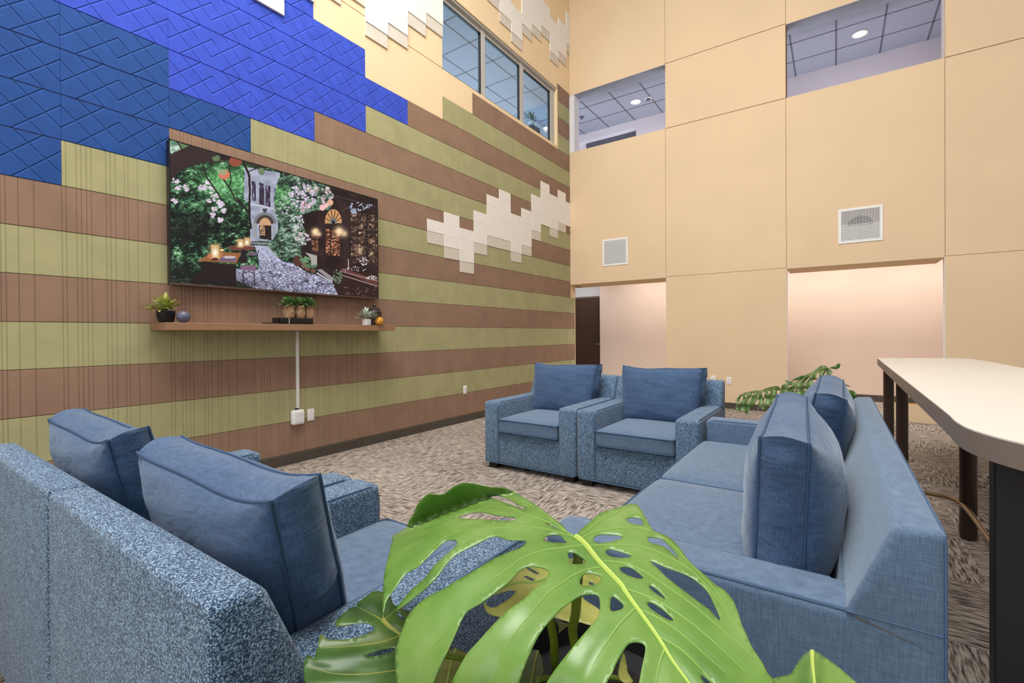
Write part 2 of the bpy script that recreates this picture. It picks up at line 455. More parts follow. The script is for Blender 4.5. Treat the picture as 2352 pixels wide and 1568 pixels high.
# back wall: y = YB, bays
X0, X1, X2 = -2.427, -0.610, 1.174
HB, OP0, OP1 = 2.172, 4.742, 5.845
XR = 7.0
b = BM()
YP = YB + 0.015      # core sits behind the facing panels
def core(x0, x1, z0, z1, th=0.63): box(b, (x0, YP, z0), (x1, YB + th, z1))
core(XL - 0.15, X0, HB, OP0); core(X1, X2, HB, OP0); core(X0, X1, 0, OP0, 0.10); core(X2, XR, 0, OP0, 0.10)
core(XL - 0.15, X0, OP1, 8.6, 0.2); core(X0, X1, OP0, 8.6, 0.2); core(X1, X2, OP1, 8.6, 0.2); core(X2, XR, OP0, 8.6, 0.2)
core(0.62, X2, 0, 0.235, 0.2)
wb = struct(finish(b, 'wall_back', M['tan_gap'], smooth=False))
b = BM()
g = 0.0045
def pan(x0, x1, z0, z1, gx0=g, gx1=g, gz0=g, gz1=g):
    box(b, (x0 + gx0, YB, z0 + gz0), (x1 - gx1, YP + 0.002, z1 - gz1), 0.0015, 1)
pan(XL, X0, HB, OP0, 0, 0, 0, 0); pan(X1, X2, HB, OP0, 0, 0, 0, 0)
pan(X0, X1, 0, HB + .012, 0, 0, 0, 0); pan(X0, X1, HB + .012, 4.742); pan(X0, X1, 4.742, 5.855); pan(X0, X1, 5.855, 8.6)
pan(XL, X0, OP1, 8.6, 0, 0, 0, 0); pan(X1, X2, OP1, 8.6, 0, 0, 0, 0)
pan(X2, XR, 0, HB + .012, 0, 0, 0, 0); pan(X2, 5.0, HB + .012, OP0); pan(X2, 5.0, OP0, 8.6, g, g, g, 0)
pan(0.62, X2, 0, 0.235, 0, 0, 0, 0)
finish(b, 'facing_panel', M['tan'], wb, smooth=False)
b = BM()
# painted reveals of the bays (pale corner edges, soffits)
for x0, x1 in ((XL, X0), (X1, X2)):
    box(b, (x0, YB + 0.012, HB - 0.004), (x1, YB + 0.632, HB))
finish(b, 'soffit', M['tan_left'], wb, smooth=False)
b = BM()
for x0, x1 in ((XL, X0), (X1, X2)): box(b, (x0, YB + 0.002, OP1 - 0.004), (x1, YB + 0.30, OP1))
finish(b, 'upper_soffit', simple('blue_grey_soffit', (158, 164, 178), .7), wb, smooth=False)
b = BM()
box(b, (X2 - 0.004, YB + 0.001, 0.235), (X2, YB + 0.112, HB)); box(b, (X1, YB + 0.001, 0), (X1 + 0.004, YB + 0.112, HB))
box(b, (X2 - 0.004, YB + 0.001, OP0), (X2, YB + 0.2, OP1)); box(b, (XL, YB + 0.003, OP0), (XL + 0.105, YB + 0.2, OP1))
finish(b, 'corner_trim', M['white_paint'], wb, smooth=False)
b = BM()
for x0, x1 in ((X0, X1), (X2, XR)): box(b, (x0 + .001, YB - 0.012, 0), (x1 - .001, YB + 0.004, 0.092), 0.003, 1)
struct(finish(b, 'baseboard_back', M['base'], smooth=False))

# hall behind the ground-floor bays
YH = 10.1
b = BM()
xa = on_y(1378, 760, YH).x
box(b, (xa, YH, 0), (XR, YH + 0.12, 2.7))
box(b, (xa, YH + 0.02, 0), (xa + 0.10, YH + 0.35, 2.7))
wh = struct(finish(b, 'wall_hall', M['pink'], smooth=False))
b = BM(); box(b, (-7, YH + 0.24, 0), (xa + 0.05, YH + 0.34, 2.7)); struct(finish(b, 'wall_hall_end', M['white_paint'], smooth=False))
b = BM(); box(b, (-7, YB + 0.2, 2.68), (XR, YH + 0.3, 2.74)); struct(finish(b, 'ceiling_hall', M['white_paint'], smooth=False))
b = BM(); box(b, (xa, YH - 0.012, 0), (XR, YH, 0.115)); struct(finish(b, 'baseboard_hall', M['base'], smooth=False))
# dark door at the hall end
YD = YH + 0.23
dtop = on_y(1350, 686, YD).z
xr = xa - 0.01
d1 = thing('door_1', None, None, (xr - 0.95, YD, 0)); struct(d1)
b = BM()
box(b, (0.04, -0.02, 0.01), (0.95, 0.005, dtop), 0.002, 1)
for z0, z1 in ((0.12, 0.62), (0.70, 1.34), (1.40, dtop - 0.17)):
    box(b, (0.16, -0.024, z0), (0.83, -0.016, z1), 0.004, 1)
finish(b, 'door_panel', M['door'], d1, smooth=False)
b = BM(); box(b, (-0.02, -0.03, 0), (0.04, 0.01, dtop + 0.05)); box(b, (0.95, -0.03, 0), (0.965, 0.01, dtop + .05)); box(b, (0.04, -0.03, dtop + .004), (0.95, 0.01, dtop + 0.05))
finish(b, 'door_frame', simple('grey_brown_frame', (110, 90, 80), 0.5), d1, smooth=False)
hp = on_y(1374, 790, YD)
b = BM(); lathe(b, [(0, 0), (0.03, 0), (0.03, 0.01), (0, 0.012)], (0, 0, 0), 16)
bmesh.ops.rotate(b, verts=b.verts, matrix=Matrix.Rotation(math.pi / 2, 3, 'X'))
hx = 0.90; hz = hp.z
bmesh.ops.translate(b, verts=b.verts, vec=(hx, -0.022, hz))
tube(b, [(hx, -0.03, hz), (hx, -0.06, hz), (hx - 0.03, -0.065, hz), (hx - 0.13, -0.065, hz)], 0.009, 8)
finish(b, 'door_handle', M['chrome'], d1)
b = BM(); box(b, (hx - 0.03, -0.045, hz + 0.12), (hx + 0.03, -0.02, hz + 0.22), 0.008, 2); finish(b, 'door_lock', M['black'], d1)

# upper gallery behind the openings
ZC = 5.9; YG = 9.88
b = BM(); box(b, (-3.62, YG, 3.5), (XR, YG + .1, ZC + .1)); box(b, (-7.2, YG + 0.3, 3.5), (-3.5, YG + .4, ZC + .1)); box(b, (-7.2, YG, 5.73), (-3.62, YG + .3, ZC + .1))
# recess head sits where the photo shows it
struct(finish(b, 'wall_gallery', M['gallery'], smooth=False))
b = BM(); box(b, (-4.9, YG + 0.24, 3.5), (-3.62, YG + 0.3, 5.62)); d2 = struct(finish(b, 'door_2', simple('frosted_door', (170, 180, 184), 0.4), smooth=False))
b = BM(); box(b, (-4.9, YG + 0.15, 5.62), (-3.62, YG + 0.3, 5.73)); finish(b, 'door_head', M['grid'], d2, smooth=False)
b = BM(); box(b, (-9.3, 3.0, ZC), (XL - 0.17, YG + 0.1, ZC + .05)); box(b, (XL - 0.17, YB + 0.2, ZC), (XR, YG + 0.1, ZC + .05))
ce = struct(finish(b, 'ceiling_gallery', M['ceil'], smooth=False))
b = BM()
x = 0.018 - 0.6096 * 16
while x < 6:
    y0 = YB + 0.2 if x > XL - 0.17 else 3.0
    box(b, (x - .012, y0, ZC - 0.004), (x + .012, YG, ZC + 0.002)); x += 0.6096
yg0 = 5.74
for i in range(-4, 8):
    y = yg0 + 0.5985 * i
    if y > YB + 0.25: box(b, (-9.2, y - .010, ZC - 0.004), (XR, y + .010, ZC + 0.002))
    elif y < YB - .1: box(b, (-9.2, y - .010, ZC - 0.004), (XL - 0.17, y + .010, ZC + 0.002))
box(b, (XL, YB + 0.3, ZC - 0.004), (XR, YB + 0.315, ZC + 0.002))
finish(b, 'ceiling_grid', M['grid'], ce, smooth=False)
b = BM(); box(b, (-9.3, 3.0, 3.4), (XL - 0.17, YG + 0.4, 3.5)); box(b, (XL - .17, YB + .2, 3.4), (XR, YG + 0.3, 3.5)); struct(finish(b, 'floor_gallery', M['carpet'], smooth=False))
b = BM(); box(b, (-9.3, 3.0, 3.5), (-9.2, YG + .4, ZC)); box(b, (-9.3, 2.9, 3.5), (XL - .17, 3.0, ZC)); struct(finish(b, 'wall_gallery_side', M['gallery'], smooth=False))
b = BM(); xc = on_x(1232, 250, -5.45); box(b, (-6.0, xc.y, 3.5), (-5.45, xc.y + 0.5, ZC), 0.004, 1); struct(finish(b, 'wall_gallery_pier', M['white_paint'], smooth=False))

def downlight(x, y, label):
    t = thing('recessed_downlight', label, 'ceiling light', (x, y, ZC - 0.006), 0, None)
    b = BM(); lathe(b, [(0.085, 0.004), (0.105, 0.002), (0.105, -0.006), (0.08, -0.006)], n=32); finish(b, 'trim_ring', M['white'], t)
    b = BM(); lathe(b, [(0, -0.004), (0.082, -0.004)], n=32)
    e = NT('lamp_glow'); e.set(Base_Color=(1, 1, 1, 1), Emission_Color=(1, 0.95, 0.88, 1), Emission_Strength=14.0)
    finish(b, 'lens', e.m, t)
    l = bpy.data.lights.new('downlight_beam', 'SPOT'); l.energy = 26; l.spot_size = 2.4; l.spot_blend = 0.8; l.color = (1, .93, .85); l.shadow_soft_size = 0.08
    o = bpy.data.objects.new('downlight_beam', l); C.objects.link(o); o.location = (x, y, ZC - 0.03)
    o.parent = None
p = on_z(1975, 77, ZC); downlight(p.x, p.y, 'round lit downlight behind the larger opening, right of the picture')
p = on_z(1460, 233, ZC); downlight(p.x, p.y, 'round lit downlight behind the smaller opening near the corner')
p = on_z(1483, 227, ZC); p.x += 0.05
t = thing('smoke_detector', 'small round detector on the gallery ceiling beside a downlight', 'detector', (p.x, p.y, ZC - 0.006))
b = BM(); lathe(b, [(0.07, 0.004), (0.07, -0.01), (0.05, -0.014)], n=24); finish(b, 'base', M['white'], t)
b = BM(); lathe(b, [(0.05, -0.013), (0.045, -0.035), (0, -0.04)], n=24); finish(b, 'sensor_cap', M['grid'], t)
p = on_z(1336, 268, ZC)
t = thing('sprinkler_head', 'tiny dark sprinkler on the gallery ceiling near the white jamb', 'sprinkler', (p.x, p.y, ZC - 0.006))
b = BM(); lathe(b, [(0, 0.004), (0.05, 0.002), (0.045, -0.012), (0.015, -0.02), (0.012, -0.04), (0, -0.04)], n=20); finish(b, 'escutcheon', M['grid'], t)
b = BM(); lathe(b, [(0, -0.04), (0.02, -0.042), (0.02, -0.046), (0, -0.047)], n=16); finish(b, 'deflector', M['blackm'], t)

# gallery window in the left wall
wn = thing('window_1', None, None, (XW - 0.06, WY0, WZ0)); struct(wn)
gl = NT('tinted_glass')
gm = gl.n('ShaderNodeMixShader', {0: 0.90})
tr = gl.n('ShaderNodeBsdfTransparent', {'Color': (0.74, 0.88, 0.95, 1)}); gs = gl.n('ShaderNodeBsdfGlossy', {'Color': (1, 1, 1, 1), 'Roughness': 0.02})
gl.link(gs.outputs[0], gm.inputs[1]); gl.link(tr.outputs[0], gm.inputs[2]); gl.link(gm.outputs[0], gl.t.nodes['Material Output'].inputs[0])
WW, WH = WY1 - WY0, WZ1 - WZ0
panes = [(0.03, Yc(14.92) - WY0), (Yc(15.22) - WY0, Yc(18.26) - WY0), (Yc(18.6) - WY0, Yc(21.5) - WY0)]
b = BM()
box(b, (-0.05, 0, 0), (0.0, WW, 0.05)); box(b, (-0.05, 0, WH - 0.10), (0.0, WW, WH)); box(b, (-0.05, 0, 0), (0, 0.03, WH))
box(b, (-0.05, panes[0][1], 0), (0.012, panes[1][0], WH)); box(b, (-0.05, panes[1][1], 0), (0.012, panes[2][0], WH)); box(b, (-0.05, panes[2][1] + .02, 0), (0.012, WW, WH))
box(b, (-0.01, 0, WH - 0.03), (0.05, WW, WH))
finish(b, 'window_frame', M['alu'], wn, smooth=False)
for y0, y1 in panes:
    b = BM()
    box(b, (-0.03, y0, 0.05), (0.004, y0 + 0.012, WH - .1)); box(b, (-0.03, y1 - 0.02, 0.05), (0.004, y1, WH - .1))
    box(b, (-0.03, y0, WH - 0.115), (0.004, y1, WH - 0.095)); box(b, (-0.03, y0, 0.045), (0.004, y1, 0.06))
    s = finish(b, 'pane_gasket', M['black'], wn, smooth=False)
    b = BM(); box(b, (-0.022, y0 + .01, 0.05), (-0.016, y1 - .01, WH - 0.1)); finish(b, 'glass_pane', gl.m, s, smooth=False)

# small plant seen through the gallery window
p = on_x(1221, 285, -5.0)
t = thing('potted_plant', 'small leafy plant seen through the gallery window', 'plant', (p.x, p.y, p.z - 0.06))
b = BM(); lathe(b, [(0, 0), (0.05, 0), (0.07, 0.1), (0.06, 0.1), (0.055, 0.09), (0, 0.09)], n=20); finish(b, 'pot', M['white'], t)
b = BM()
for i in range(60):
    a = R.uniform(0, 6.28); el = R.uniform(0.2, 1.4); L = R.uniform(0.06, 0.19)
    d = Vector((math.cos(a) * math.cos(el), math.sin(a) * math.cos(el), math.sin(el)))
    c = Vector((0, 0, 0.1)) + d * L; s = d.cross(Vector((0, 0, 1))).normalized() * 0.016
    quad(b, [c - s, c - d * 0.03, c + s, c + d * 0.045])
finish(b, 'foliage', M['leafdark'], t)
b = BM(); box(b, (p.x - .10, p.y - .10, 3.5), (p.x + .10, p.y + .16, p.z - 0.061), 0.005, 1)
tag(finish(b, 'pedestal', M['blackm'], smooth=False), 'dark pedestal under the small plant behind the gallery window', 'pedestal')

# ------------------------------------------------------------------ wall fittings
def vent(x0, x1, z0, z1, label, open_top):
    t = thing('air_grille', label, 'vent', ((x0 + x1) / 2, YB, (z0 + z1) / 2))
    W, H = (x1 - x0) / 2, (z1 - z0) / 2; f = 0.035
    b = BM(); box(b, (-W, -0.012, -H), (W, 0.0, -H + f), 0.003, 1); box(b, (-W, -0.012, H - f), (W, 0, H), 0.003, 1)
    box(b, (-W, -0.012, -H + f), (-W + f, 0, H - f), 0.003, 1); box(b, (W - f, -0.012, -H + f), (W, 0, H - f), 0.003, 1)
    finish(b, 'grille_frame', M['white'], t, smooth=False)
    b = BM(); quad(b, [(-W + f, -0.0005, -H + f), (W - f, -0.0005, -H + f), (W - f, -0.0005, H - f), (-W + f, -0.0005, H - f)])
    finish(b, 'duct_back', simple('duct_grey', (132, 126, 118), 0.7) if open_top else M['grid'], t, smooth=False)
    if open_top:
        b = BM(); n = 24; c = (0, -0.001, -H * 0.05); r = W * 0.58
        pts = [(c[0] + r * math.cos(math.pi * i / n), -0.0012, c[2] + r * 0.95 * math.sin(math.pi * i / n)) for i in range(n + 1)]
        quad(b, pts); finish(b, 'duct_mouth', M['blackm'], t, smooth=False)
    b = BM(); n = 26; x = -W + f
    for i in range(n):
        xx = -W + f + (2 * W - 2 * f) * (i + .5) / n
        box(b, (xx - .0026, -0.010, -H + f), (xx + .0026, -0.004, H - f))
    finish(b, 'vertical_louvres', M['white'], t, smooth=False)
    b = BM(); m = 20
    for i in range(m):
        zz = -H + f + (2 * H - 2 * f) * (i + .5) / m
        th = 0.0040 if (not open_top or i < 11) else 0.0010
        box(b, (-W + f, -0.006, zz - th), (W - f, -0.002, zz + th))
    finish(b, 'horizontal_louvres', M['white'], t, smooth=False)
vent(-3.607, -3.11, 2.466, 2.962, 'white square air grille near the corner, left of the two', False)
vent(0.035, 0.541, 2.468, 2.958, 'white square air grille with a dark round duct mouth behind it', True)

def plate(p, axis, label, kind):
    t = thing('outlet_plate' if kind else 'wall_plate', label, 'outlet' if kind else 'wall plate', p, math.pi / 2 if axis == 'x' else 0)
    b = BM(); box(b, (-0.036, -0.008, -0.058), (0.036, 0.0, 0.058), 0.003, 2); finish(b, 'cover', M['white'], t)
    b = BM()
    if kind:
        b.free()
        for z in (0.022, -0.022):
            b = BM(); box(b, (-0.014, -0.0105, z - .014), (0.014, -0.006, z + .014), 0.004, 2)
            so_ = finish(b, 'socket', M['white_paint'], t)
            for x in (-.006, .006):
                b = BM(); box(b, (x - .0012, -0.0112, z - .004), (x + .0012, -0.0100, z + .006))
                finish(b, 'slot', M['blackm'], so_, smooth=False)
    else:
        b.free()
        for z in (0.045, -0.045):
            b = BM(); lathe(b, [(0, 0.0), (0.003, 0.0), (0.003, 0.001), (0, 0.001)], (0, 0, 0), 10)
            for v in b.verts: v.co = Vector((v.co.x, -0.0085 - v.co.z, v.co.y + z))
            finish(b, 'screw', M['alu'], t)
p = on_x(713, 952, XL); plate((XL, p.y, p.z), 'x', 'blank white wall plate just right of the cord box under the shelf', False)
p = on_x(1068, 895, XL); plate((XL, p.y, p.z), 'x', 'white outlet on the striped wall, left of the far armchair', True)
p = on_y(1674.5, 874, YB); plate((p.x, YB, p.z), 'y', 'white outlet on the tan wall right of the armchair back', True)
p = on_y(1638, 869, YB); plate((p.x, YB, p.z - .01), 'y', 'white outlet on the tan wall peeking over the armchair back', True)

# cord cover and box
p = on_x(681, 765, XL); q = on_x(681, 938, XL)
b = BM(); box(b, (XL, p.y - 0.013, q.z + 0.005), (XL + 0.022, p.y + 0.013, 1.258), 0.004, 2)
tag(finish(b, 'cord_cover', M['white']), 'thin white vertical cord cover running down from the shelf', 'cord cover')
bx = on_x(680, 957, XL)
t = thing('cord_box', 'rounded white box at the foot of the cord cover', 'box', (XL, bx.y, bx.z))
b = BM(); box(b, (0, -0.062, -0.070), (0.055, 0.062, 0.070), 0.02, 4); finish(b, 'housing', M['white'], t)
b = BM(); box(b, (0.054, -0.040, -0.045), (0.058, 0.040, 0.045), 0.0015, 1); finish(b, 'lid', M['white_paint'], t)
b = BM(); box(b, (0.001, -0.012, 0.068), (0.02, 0.012, 0.086), 0.002, 1); finish(b, 'cable_entry', M['black'], t)

# shelf
SX = -3.995; SY0, SY1, SZ0, SZ1 = 1.33, 3.43, 1.262, 1.318
b = BM(); box(b, (XL, SY0, SZ0), (SX, SY1, SZ1), 0.002, 1)
tag(finish(b, 'floating_shelf', M['shelf'], smooth=False), 'brown floating shelf on the striped wall below the television', 'shelf')

# ------------------------------------------------------------------ television
TX = -4.2; TY0, TY1, TZ0, TZ1 = 1.430, 3.376, 1.612, 2.722
tv = thing('television', 'large wall mounted television showing a garden courtyard', 'television', (TX, (TY0 + TY1) / 2, TZ0))
hw = (TY1 - TY0) / 2; hh = TZ1 - TZ0
b = BM(); box(b, (-0.055, -hw, 0), (-0.004, hw, hh), 0.004, 1); finish(b, 'housing', M['black'], tv, smooth=False)
b = BM(); box(b, (-0.088, -0.3, 0.3), (-0.055, 0.3, 0.8), 0.004, 1); finish(b, 'wall_mount', M['blackm'], tv, smooth=False)
b = BM(); box(b, (-0.01, -hw, 0), (0.002, hw, 0.016), 0.002, 1); finish(b, 'lower_trim', M['bezel'], tv, smooth=False)
b = BM(); bz = 0.008
box(b, (-0.006, -hw, 0.016), (0.001, -hw + bz, hh)); box(b, (-0.006, hw - bz, 0.016), (0.001, hw, hh)); box(b, (-0.006, -hw, hh - bz), (0.001, hw, hh))
finish(b, 'bezel', M['black'], tv, smooth=False)
b = BM(); box(b, (-0.03, 0.10, -0.02), (-0.005, 0.24, 0.001), 0.002, 1); finish(b, 'sensor_bar', M['black'], tv, smooth=False)

def paint_screen(W, H):
    # homography from screen (u right, v down) to the sketch frame
    src = np.array([(0, 0), (1, 0), (1, 1), (0, 1)], float); dst = np.array([(47, 58), (1958, 590), (1966, 1495), (50, 1368)], float)
    A = []
    for (u, v), (X, Y) in zip(src, dst):
        A.append([u, v, 1, 0, 0, 0, -u * X, -v * X]); A.append([0, 0, 0, u, v, 1, -u * Y, -v * Y])
    h = np.linalg.solve(np.array(A), dst.reshape(-1)); h = np.append(h, 1).reshape(3, 3)
    u, v = np.meshgrid((np.arange(W) + .5) / W, (np.arange(H) + .5) / H)
    d = h[2, 0] * u + h[2, 1] * v + 1
    X = (h[0, 0] * u + h[0, 1] * v + h[0, 2]) / d; Y = (h[1, 0] * u + h[1, 1] * v + h[1, 2]) / d
    rs = np.random.RandomState(3)
    def noise(sx, sy=None, seed=0):
        sy = sy or sx; r = np.random.RandomState(seed); g = r.rand(256, 256)
        fx, fy = X / sx, Y / sy; ix, iy = np.floor(fx).astype(int), np.floor(fy).astype(int)
        tx, ty = fx - ix, fy - iy; tx = tx * tx * (3 - 2 * tx); ty = ty * ty * (3 - 2 * ty)
        G = lambda a, c: g[a % 256, c % 256]
        return (G(ix, iy) * (1 - tx) + G(ix + 1, iy) * tx) * (1 - ty) + (G(ix, iy + 1) * (1 - tx) + G(ix + 1, iy + 1) * tx) * ty
    def poly(pts):
        m = np.zeros(X.shape, bool); n = len(pts)
        for i in range(n):
            x1, y1 = pts[i]; x2, y2 = pts[(i + 1) % n]
            if y1 == y2: continue
            c = ((Y >= min(y1, y2)) & (Y < max(y1, y2))); xi = x1 + (Y - y1) * (x2 - x1) / (y2 - y1)
            m ^= c & (X < xi)
        return m
    def ell(cx, cy, rx, ry): return ((X - cx) / rx) ** 2 + ((Y - cy) / ry) ** 2 < 1
    def line(pts, w):
        m = np.zeros(X.shape, bool)
        for (x1, y1), (x2, y2) in zip(pts, pts[1:]):
            L2 = (x2 - x1) ** 2 + (y2 - y1) ** 2 + 1e-9; t_ = np.clip(((X - x1) * (x2 - x1) + (Y - y1) * (y2 - y1)) / L2, 0, 1)
            m |= (X - x1 - t_ * (x2 - x1)) ** 2 + (Y - y1 - t_ * (y2 - y1)) ** 2 < w * w
        return m
    img = np.zeros((H, W, 3)); img[:] = (38, 28, 28)
    def put(m, c, a=1.0):
        c = np.array(c, float)
        if c.ndim == 1: c = np.broadcast_to(c, img.shape)
        aa = (m * a)[..., None] if not np.isscalar(a) else m[..., None] * a
        img[:] = img * (1 - aa) + c * aa
    def ramp(f, stops):
        ps = [s[0] for s in stops]; return np.stack([np.interp(f, ps, [s[1][i] for s in stops]) for i in range(3)], -1)
    n1 = 0.42 * noise(22, 13, 1) + 0.32 * noise(10, 7, 2) + 0.36 * noise(60, 44, 3)
    fol = ramp(n1, [(0.34, (8, 14, 12)), (0.52, (20, 38, 28)), (0.66, (50, 92, 60)), (0.78, (104, 156, 110)), (0.95, (190, 222, 190))])
    put(poly([(40, 280), (430, 250), (1100, 330), (1060, 1400), (40, 1400)]), fol)
    glow = np.exp(-(((X - 560) / 260) ** 2 + ((Y - 440) / 180) ** 2)); put(X > 0, ramp(n1, [(0.2, (60, 120, 66)), (0.6, (116, 196, 118)), (1, (210, 244, 205))]), np.clip(glow * 0.9, 0, 0.85) * (Y > 240))
    dk = np.exp(-(((X - 250) / 330) ** 2 + ((Y - 860) / 120) ** 2)); put(X > 0, (18, 16, 16), np.clip(dk * 0.8, 0, .8)); dk = np.exp(-(((X - 160) / 220) ** 2 + ((Y - 1290) / 120) ** 2)); put(X > 0, (16, 16, 16), np.clip(dk * 0.8, 0, .8))
    # facade
    fc = ramp(noise(50, 40, 9), [(0, (140, 146, 166)), (1, (186, 190, 208))])
    put(poly([(735, 300), (1060, 350), (1045, 700), (1040, 960), (780, 985), (790, 640), (725, 600)]), fc)
    for q in ([(800, 430), (838, 432), (836, 612), (800, 608)], [(868, 440), (912, 452), (916, 652), (868, 640)], [(926, 462), (972, 474), (968, 668), (926, 655)], [(1000, 490), (1022, 494), (1020, 620), (1000, 620)]):
        put(poly(q), ramp(noise(16, 40, 4), [(0, (44, 30, 44)), (0.7, (70, 60, 84)), (1, (190, 200, 230))]))
    put(line([(780, 640), (880, 655), (1000, 680)], 6), (205, 205, 215)); put(poly([(895, 680), (945, 680), (930, 715), (905, 715)]), (60, 66, 80))
    put(ell(920, 810, 105, 95) & (Y < 815), (120, 124, 128)); put(ell(920, 815, 80, 75) & (Y < 820), (70, 60, 56)); put(poly([(812, 815), (845, 815), (850, 960), (815, 950)]), (150, 155, 160)); put(poly([(990, 845), (1015, 845), (1012, 965), (992, 968)]), (150, 155, 160))
    put(poly([(866, 820), (978, 835), (978, 968), (868, 958)]), (40, 26, 24)); put(ell(920, 828, 54, 62) & (Y < 835), (205, 160, 120)); put(poly([(872, 838), (918, 842), (920, 928), (874, 925)]), ramp(noise(14, 10, 6), [(0, (90, 60, 44)), (1, (240, 205, 170))]))
    for i in range(5): put(poly([(800 - 10 * i, 966 + 14 * i), (990 + 4 * i, 976 + 12 * i), (990 + 4 * i, 982 + 12 * i), (800 - 10 * i, 973 + 14 * i)]), (176, 176, 190) if i % 2 == 0 else (86, 84, 96))
    # path
    path = poly([(820, 1015), (960, 1035), (1060, 1150), (1200, 1190), (1300, 1262), (1400, 1290), (1560, 1372), (1610, 1475), (1280, 1450), (800, 1412), (640, 1340), (430, 1290), (440, 1235), (860, 1240), (862, 1170), (840, 1070)])
    pts = []
    for _ in range(950):
        yy = 1015 + 470 * rs.rand() ** 0.75; pts.append((420 + 1250 * rs.rand(), yy))
    P = np.array(pts); best = np.full(X.shape, 1e9); sec = np.full(X.shape, 1e9); shade = np.zeros(X.shape)
    for i, (px, py) in enumerate(P):
        s = 0.35 + (py - 1010) / 420; dd = np.hypot((X - px), (Y - py) * 1.7) / s
        c = dd < best; sec = np.where(c, best, np.minimum(sec, dd)); best = np.where(c, dd, best); shade = np.where(c, rs.rand(), shade)
    edge = np.clip((sec - best) / 9, 0, 1)
    cob = ramp(edge, [(0, (66, 62, 74)), (0.5, (140, 140, 166)), (1, (190, 190, 220))]) * (0.86 + 0.22 * shade[..., None])
    put(path, cob); far = np.clip((1180 - Y) / 150, 0, 1); put(path, (176, 184, 206), far * 0.6)
    # dark shop front
    put(poly([(1290, 520), (1480, 450), (1550, 500), (1970, 590), (1980, 1500), (1620, 1480), (1540, 1350), (1400, 1230), (1260, 1040), (1280, 700)]), ramp(noise(60, 90, 12), [(0, (26, 14, 16)), (1, (56, 36, 36))]))
    put(poly([(1560, 560), (1700, 640), (1700, 1180), (1640, 1180), (1640, 700)]), (48, 32, 34)); put(line([(1500, 540), (1960, 660)], 4), (70, 56, 58)); put(line([(1640, 690), (1700, 660)], 3), (96, 80, 82))
    put(ell(1552, 800, 78, 118) & (Y < 812), (206, 150, 100)); put(ell(1552, 806, 34, 44) & (Y < 812), (150, 170, 175))
    for a in range(0, 181, 26): put(line([(1552, 812), (1552 + 80 * math.cos(math.radians(a)), 812 - 120 * math.sin(math.radians(a)))], 3.5) & ell(1552, 800, 80, 120), (40, 24, 22))
    warm = ramp(0.6 * noise(18, 9, 21) + 0.4 * noise(8, 6, 22), [(0.3, (44, 24, 22)), (0.55, (120, 70, 48)), (0.75, (230, 160, 120)), (0.95, (255, 226, 196))])
    put(poly([(1482, 860), (1612, 880), (1612, 1115), (1482, 1100)]), warm); put(poly([(1350, 860), (1410, 860), (1410, 1070), (1350, 1060)]), warm, 0.7)
    for xx in (1525,): put(line([(xx, 860), (xx, 1110)], 6), (34, 20, 20))
    put(poly([(1490, 1118), (1610, 1130), (1612, 1240), (1470, 1210)]), (30, 16, 18))
    put(poly([(1715, 700), (1955, 740), (1955, 1190), (1715, 1170)]), ramp(0.5 * noise(26, 16, 31) + 0.5 * noise(9, 8, 32), [(0.35, (40, 26, 28)), (0.6, (84, 62, 52)), (0.8, (190, 150, 120)), (0.95, (250, 226, 200))]))
    for xx in (1780, 1862, 1945): put(line([(xx, 640), (xx, 1190)], 9 if xx == 1862 else 4), (34, 22, 24))
    for yy in (780, 860, 940, 1030, 1110): put(line([(1715, yy - 6), (1955, yy + 12)], 3.5), (88, 64, 58))
    for cx, cy, s, k in ((1385, 890, 34, 1), (1606, 884, 40, 1), (1420, 912, 22, .7), (1655, 905, 30, .7), (1905, 1085, 16, .6), (1800, 1070, 24, .5)):
        g_ = np.exp(-(((X - cx) / s) ** 2 + ((Y - cy) / s) ** 2)) * k; put(X > 0, (255, 222, 176), np.clip(g_ * 1.2, 0, 1))
    # climbing roses
    vines = poly([(1045, 400), (1180, 360), (1500, 470), (1560, 560), (1520, 690), (1400, 690), (1300, 720), (1240, 740), (1290, 880), (1310, 960), (1250, 1040), (1260, 1130), (1060, 1150), (960, 1050), (1010, 930), (1060, 860), (1010, 700), (1010, 560)])
    put(vines, ramp(n1, [(0.25, (22, 24, 28)), (0.5, (62, 88, 70)), (0.68, (118, 150, 124)), (0.9, (198, 206, 206))]))
    put(ell(1080, 560, 90, 110) & vines, ramp(n1, [(0.2, (30, 70, 40)), (0.8, (120, 200, 110))]), 0.6)
    put(poly([(1060, 1150), (1240, 1120), (1210, 1170), (1120, 1175)]), fol * np.array([0.8, 1.1, 1.1]))
    def dots(cx, cy, rx, ry, n, r, col):
        for _ in range(n):
            a, q = rs.rand() * 6.28, rs.rand() ** .5; x_, y_ = cx + rx * q * math.cos(a), cy + ry * q * math.sin(a); rr = r * (0.6 + 0.7 * rs.rand())
            put(ell(x_, y_, rr, rr * 0.85), np.array(col) * (0.82 + 0.25 * rs.rand()))
    dots(1270, 560, 120, 120, 80, 11, (214, 196, 220)); dots(1180, 640, 120, 160, 60, 9, (205, 205, 215)); dots(1290, 660, 50, 50, 14, 12, (224, 180, 196)); dots(1240, 880, 50, 150, 50, 8, (216, 206, 216)); dots(1280, 950, 60, 60, 24, 10, (210, 190, 196)); dots(1480, 560, 70, 70, 24, 11, (200, 180, 190))
    for cx, cy, rr in ((1395, 495, 28), (1325, 500, 26), (1500, 495, 24)): put(ell(cx, cy, rr, rr), (160, 150, 140)); put(ell(cx - 4, cy - 6, rr * .6, rr * .6), (206, 200, 190))
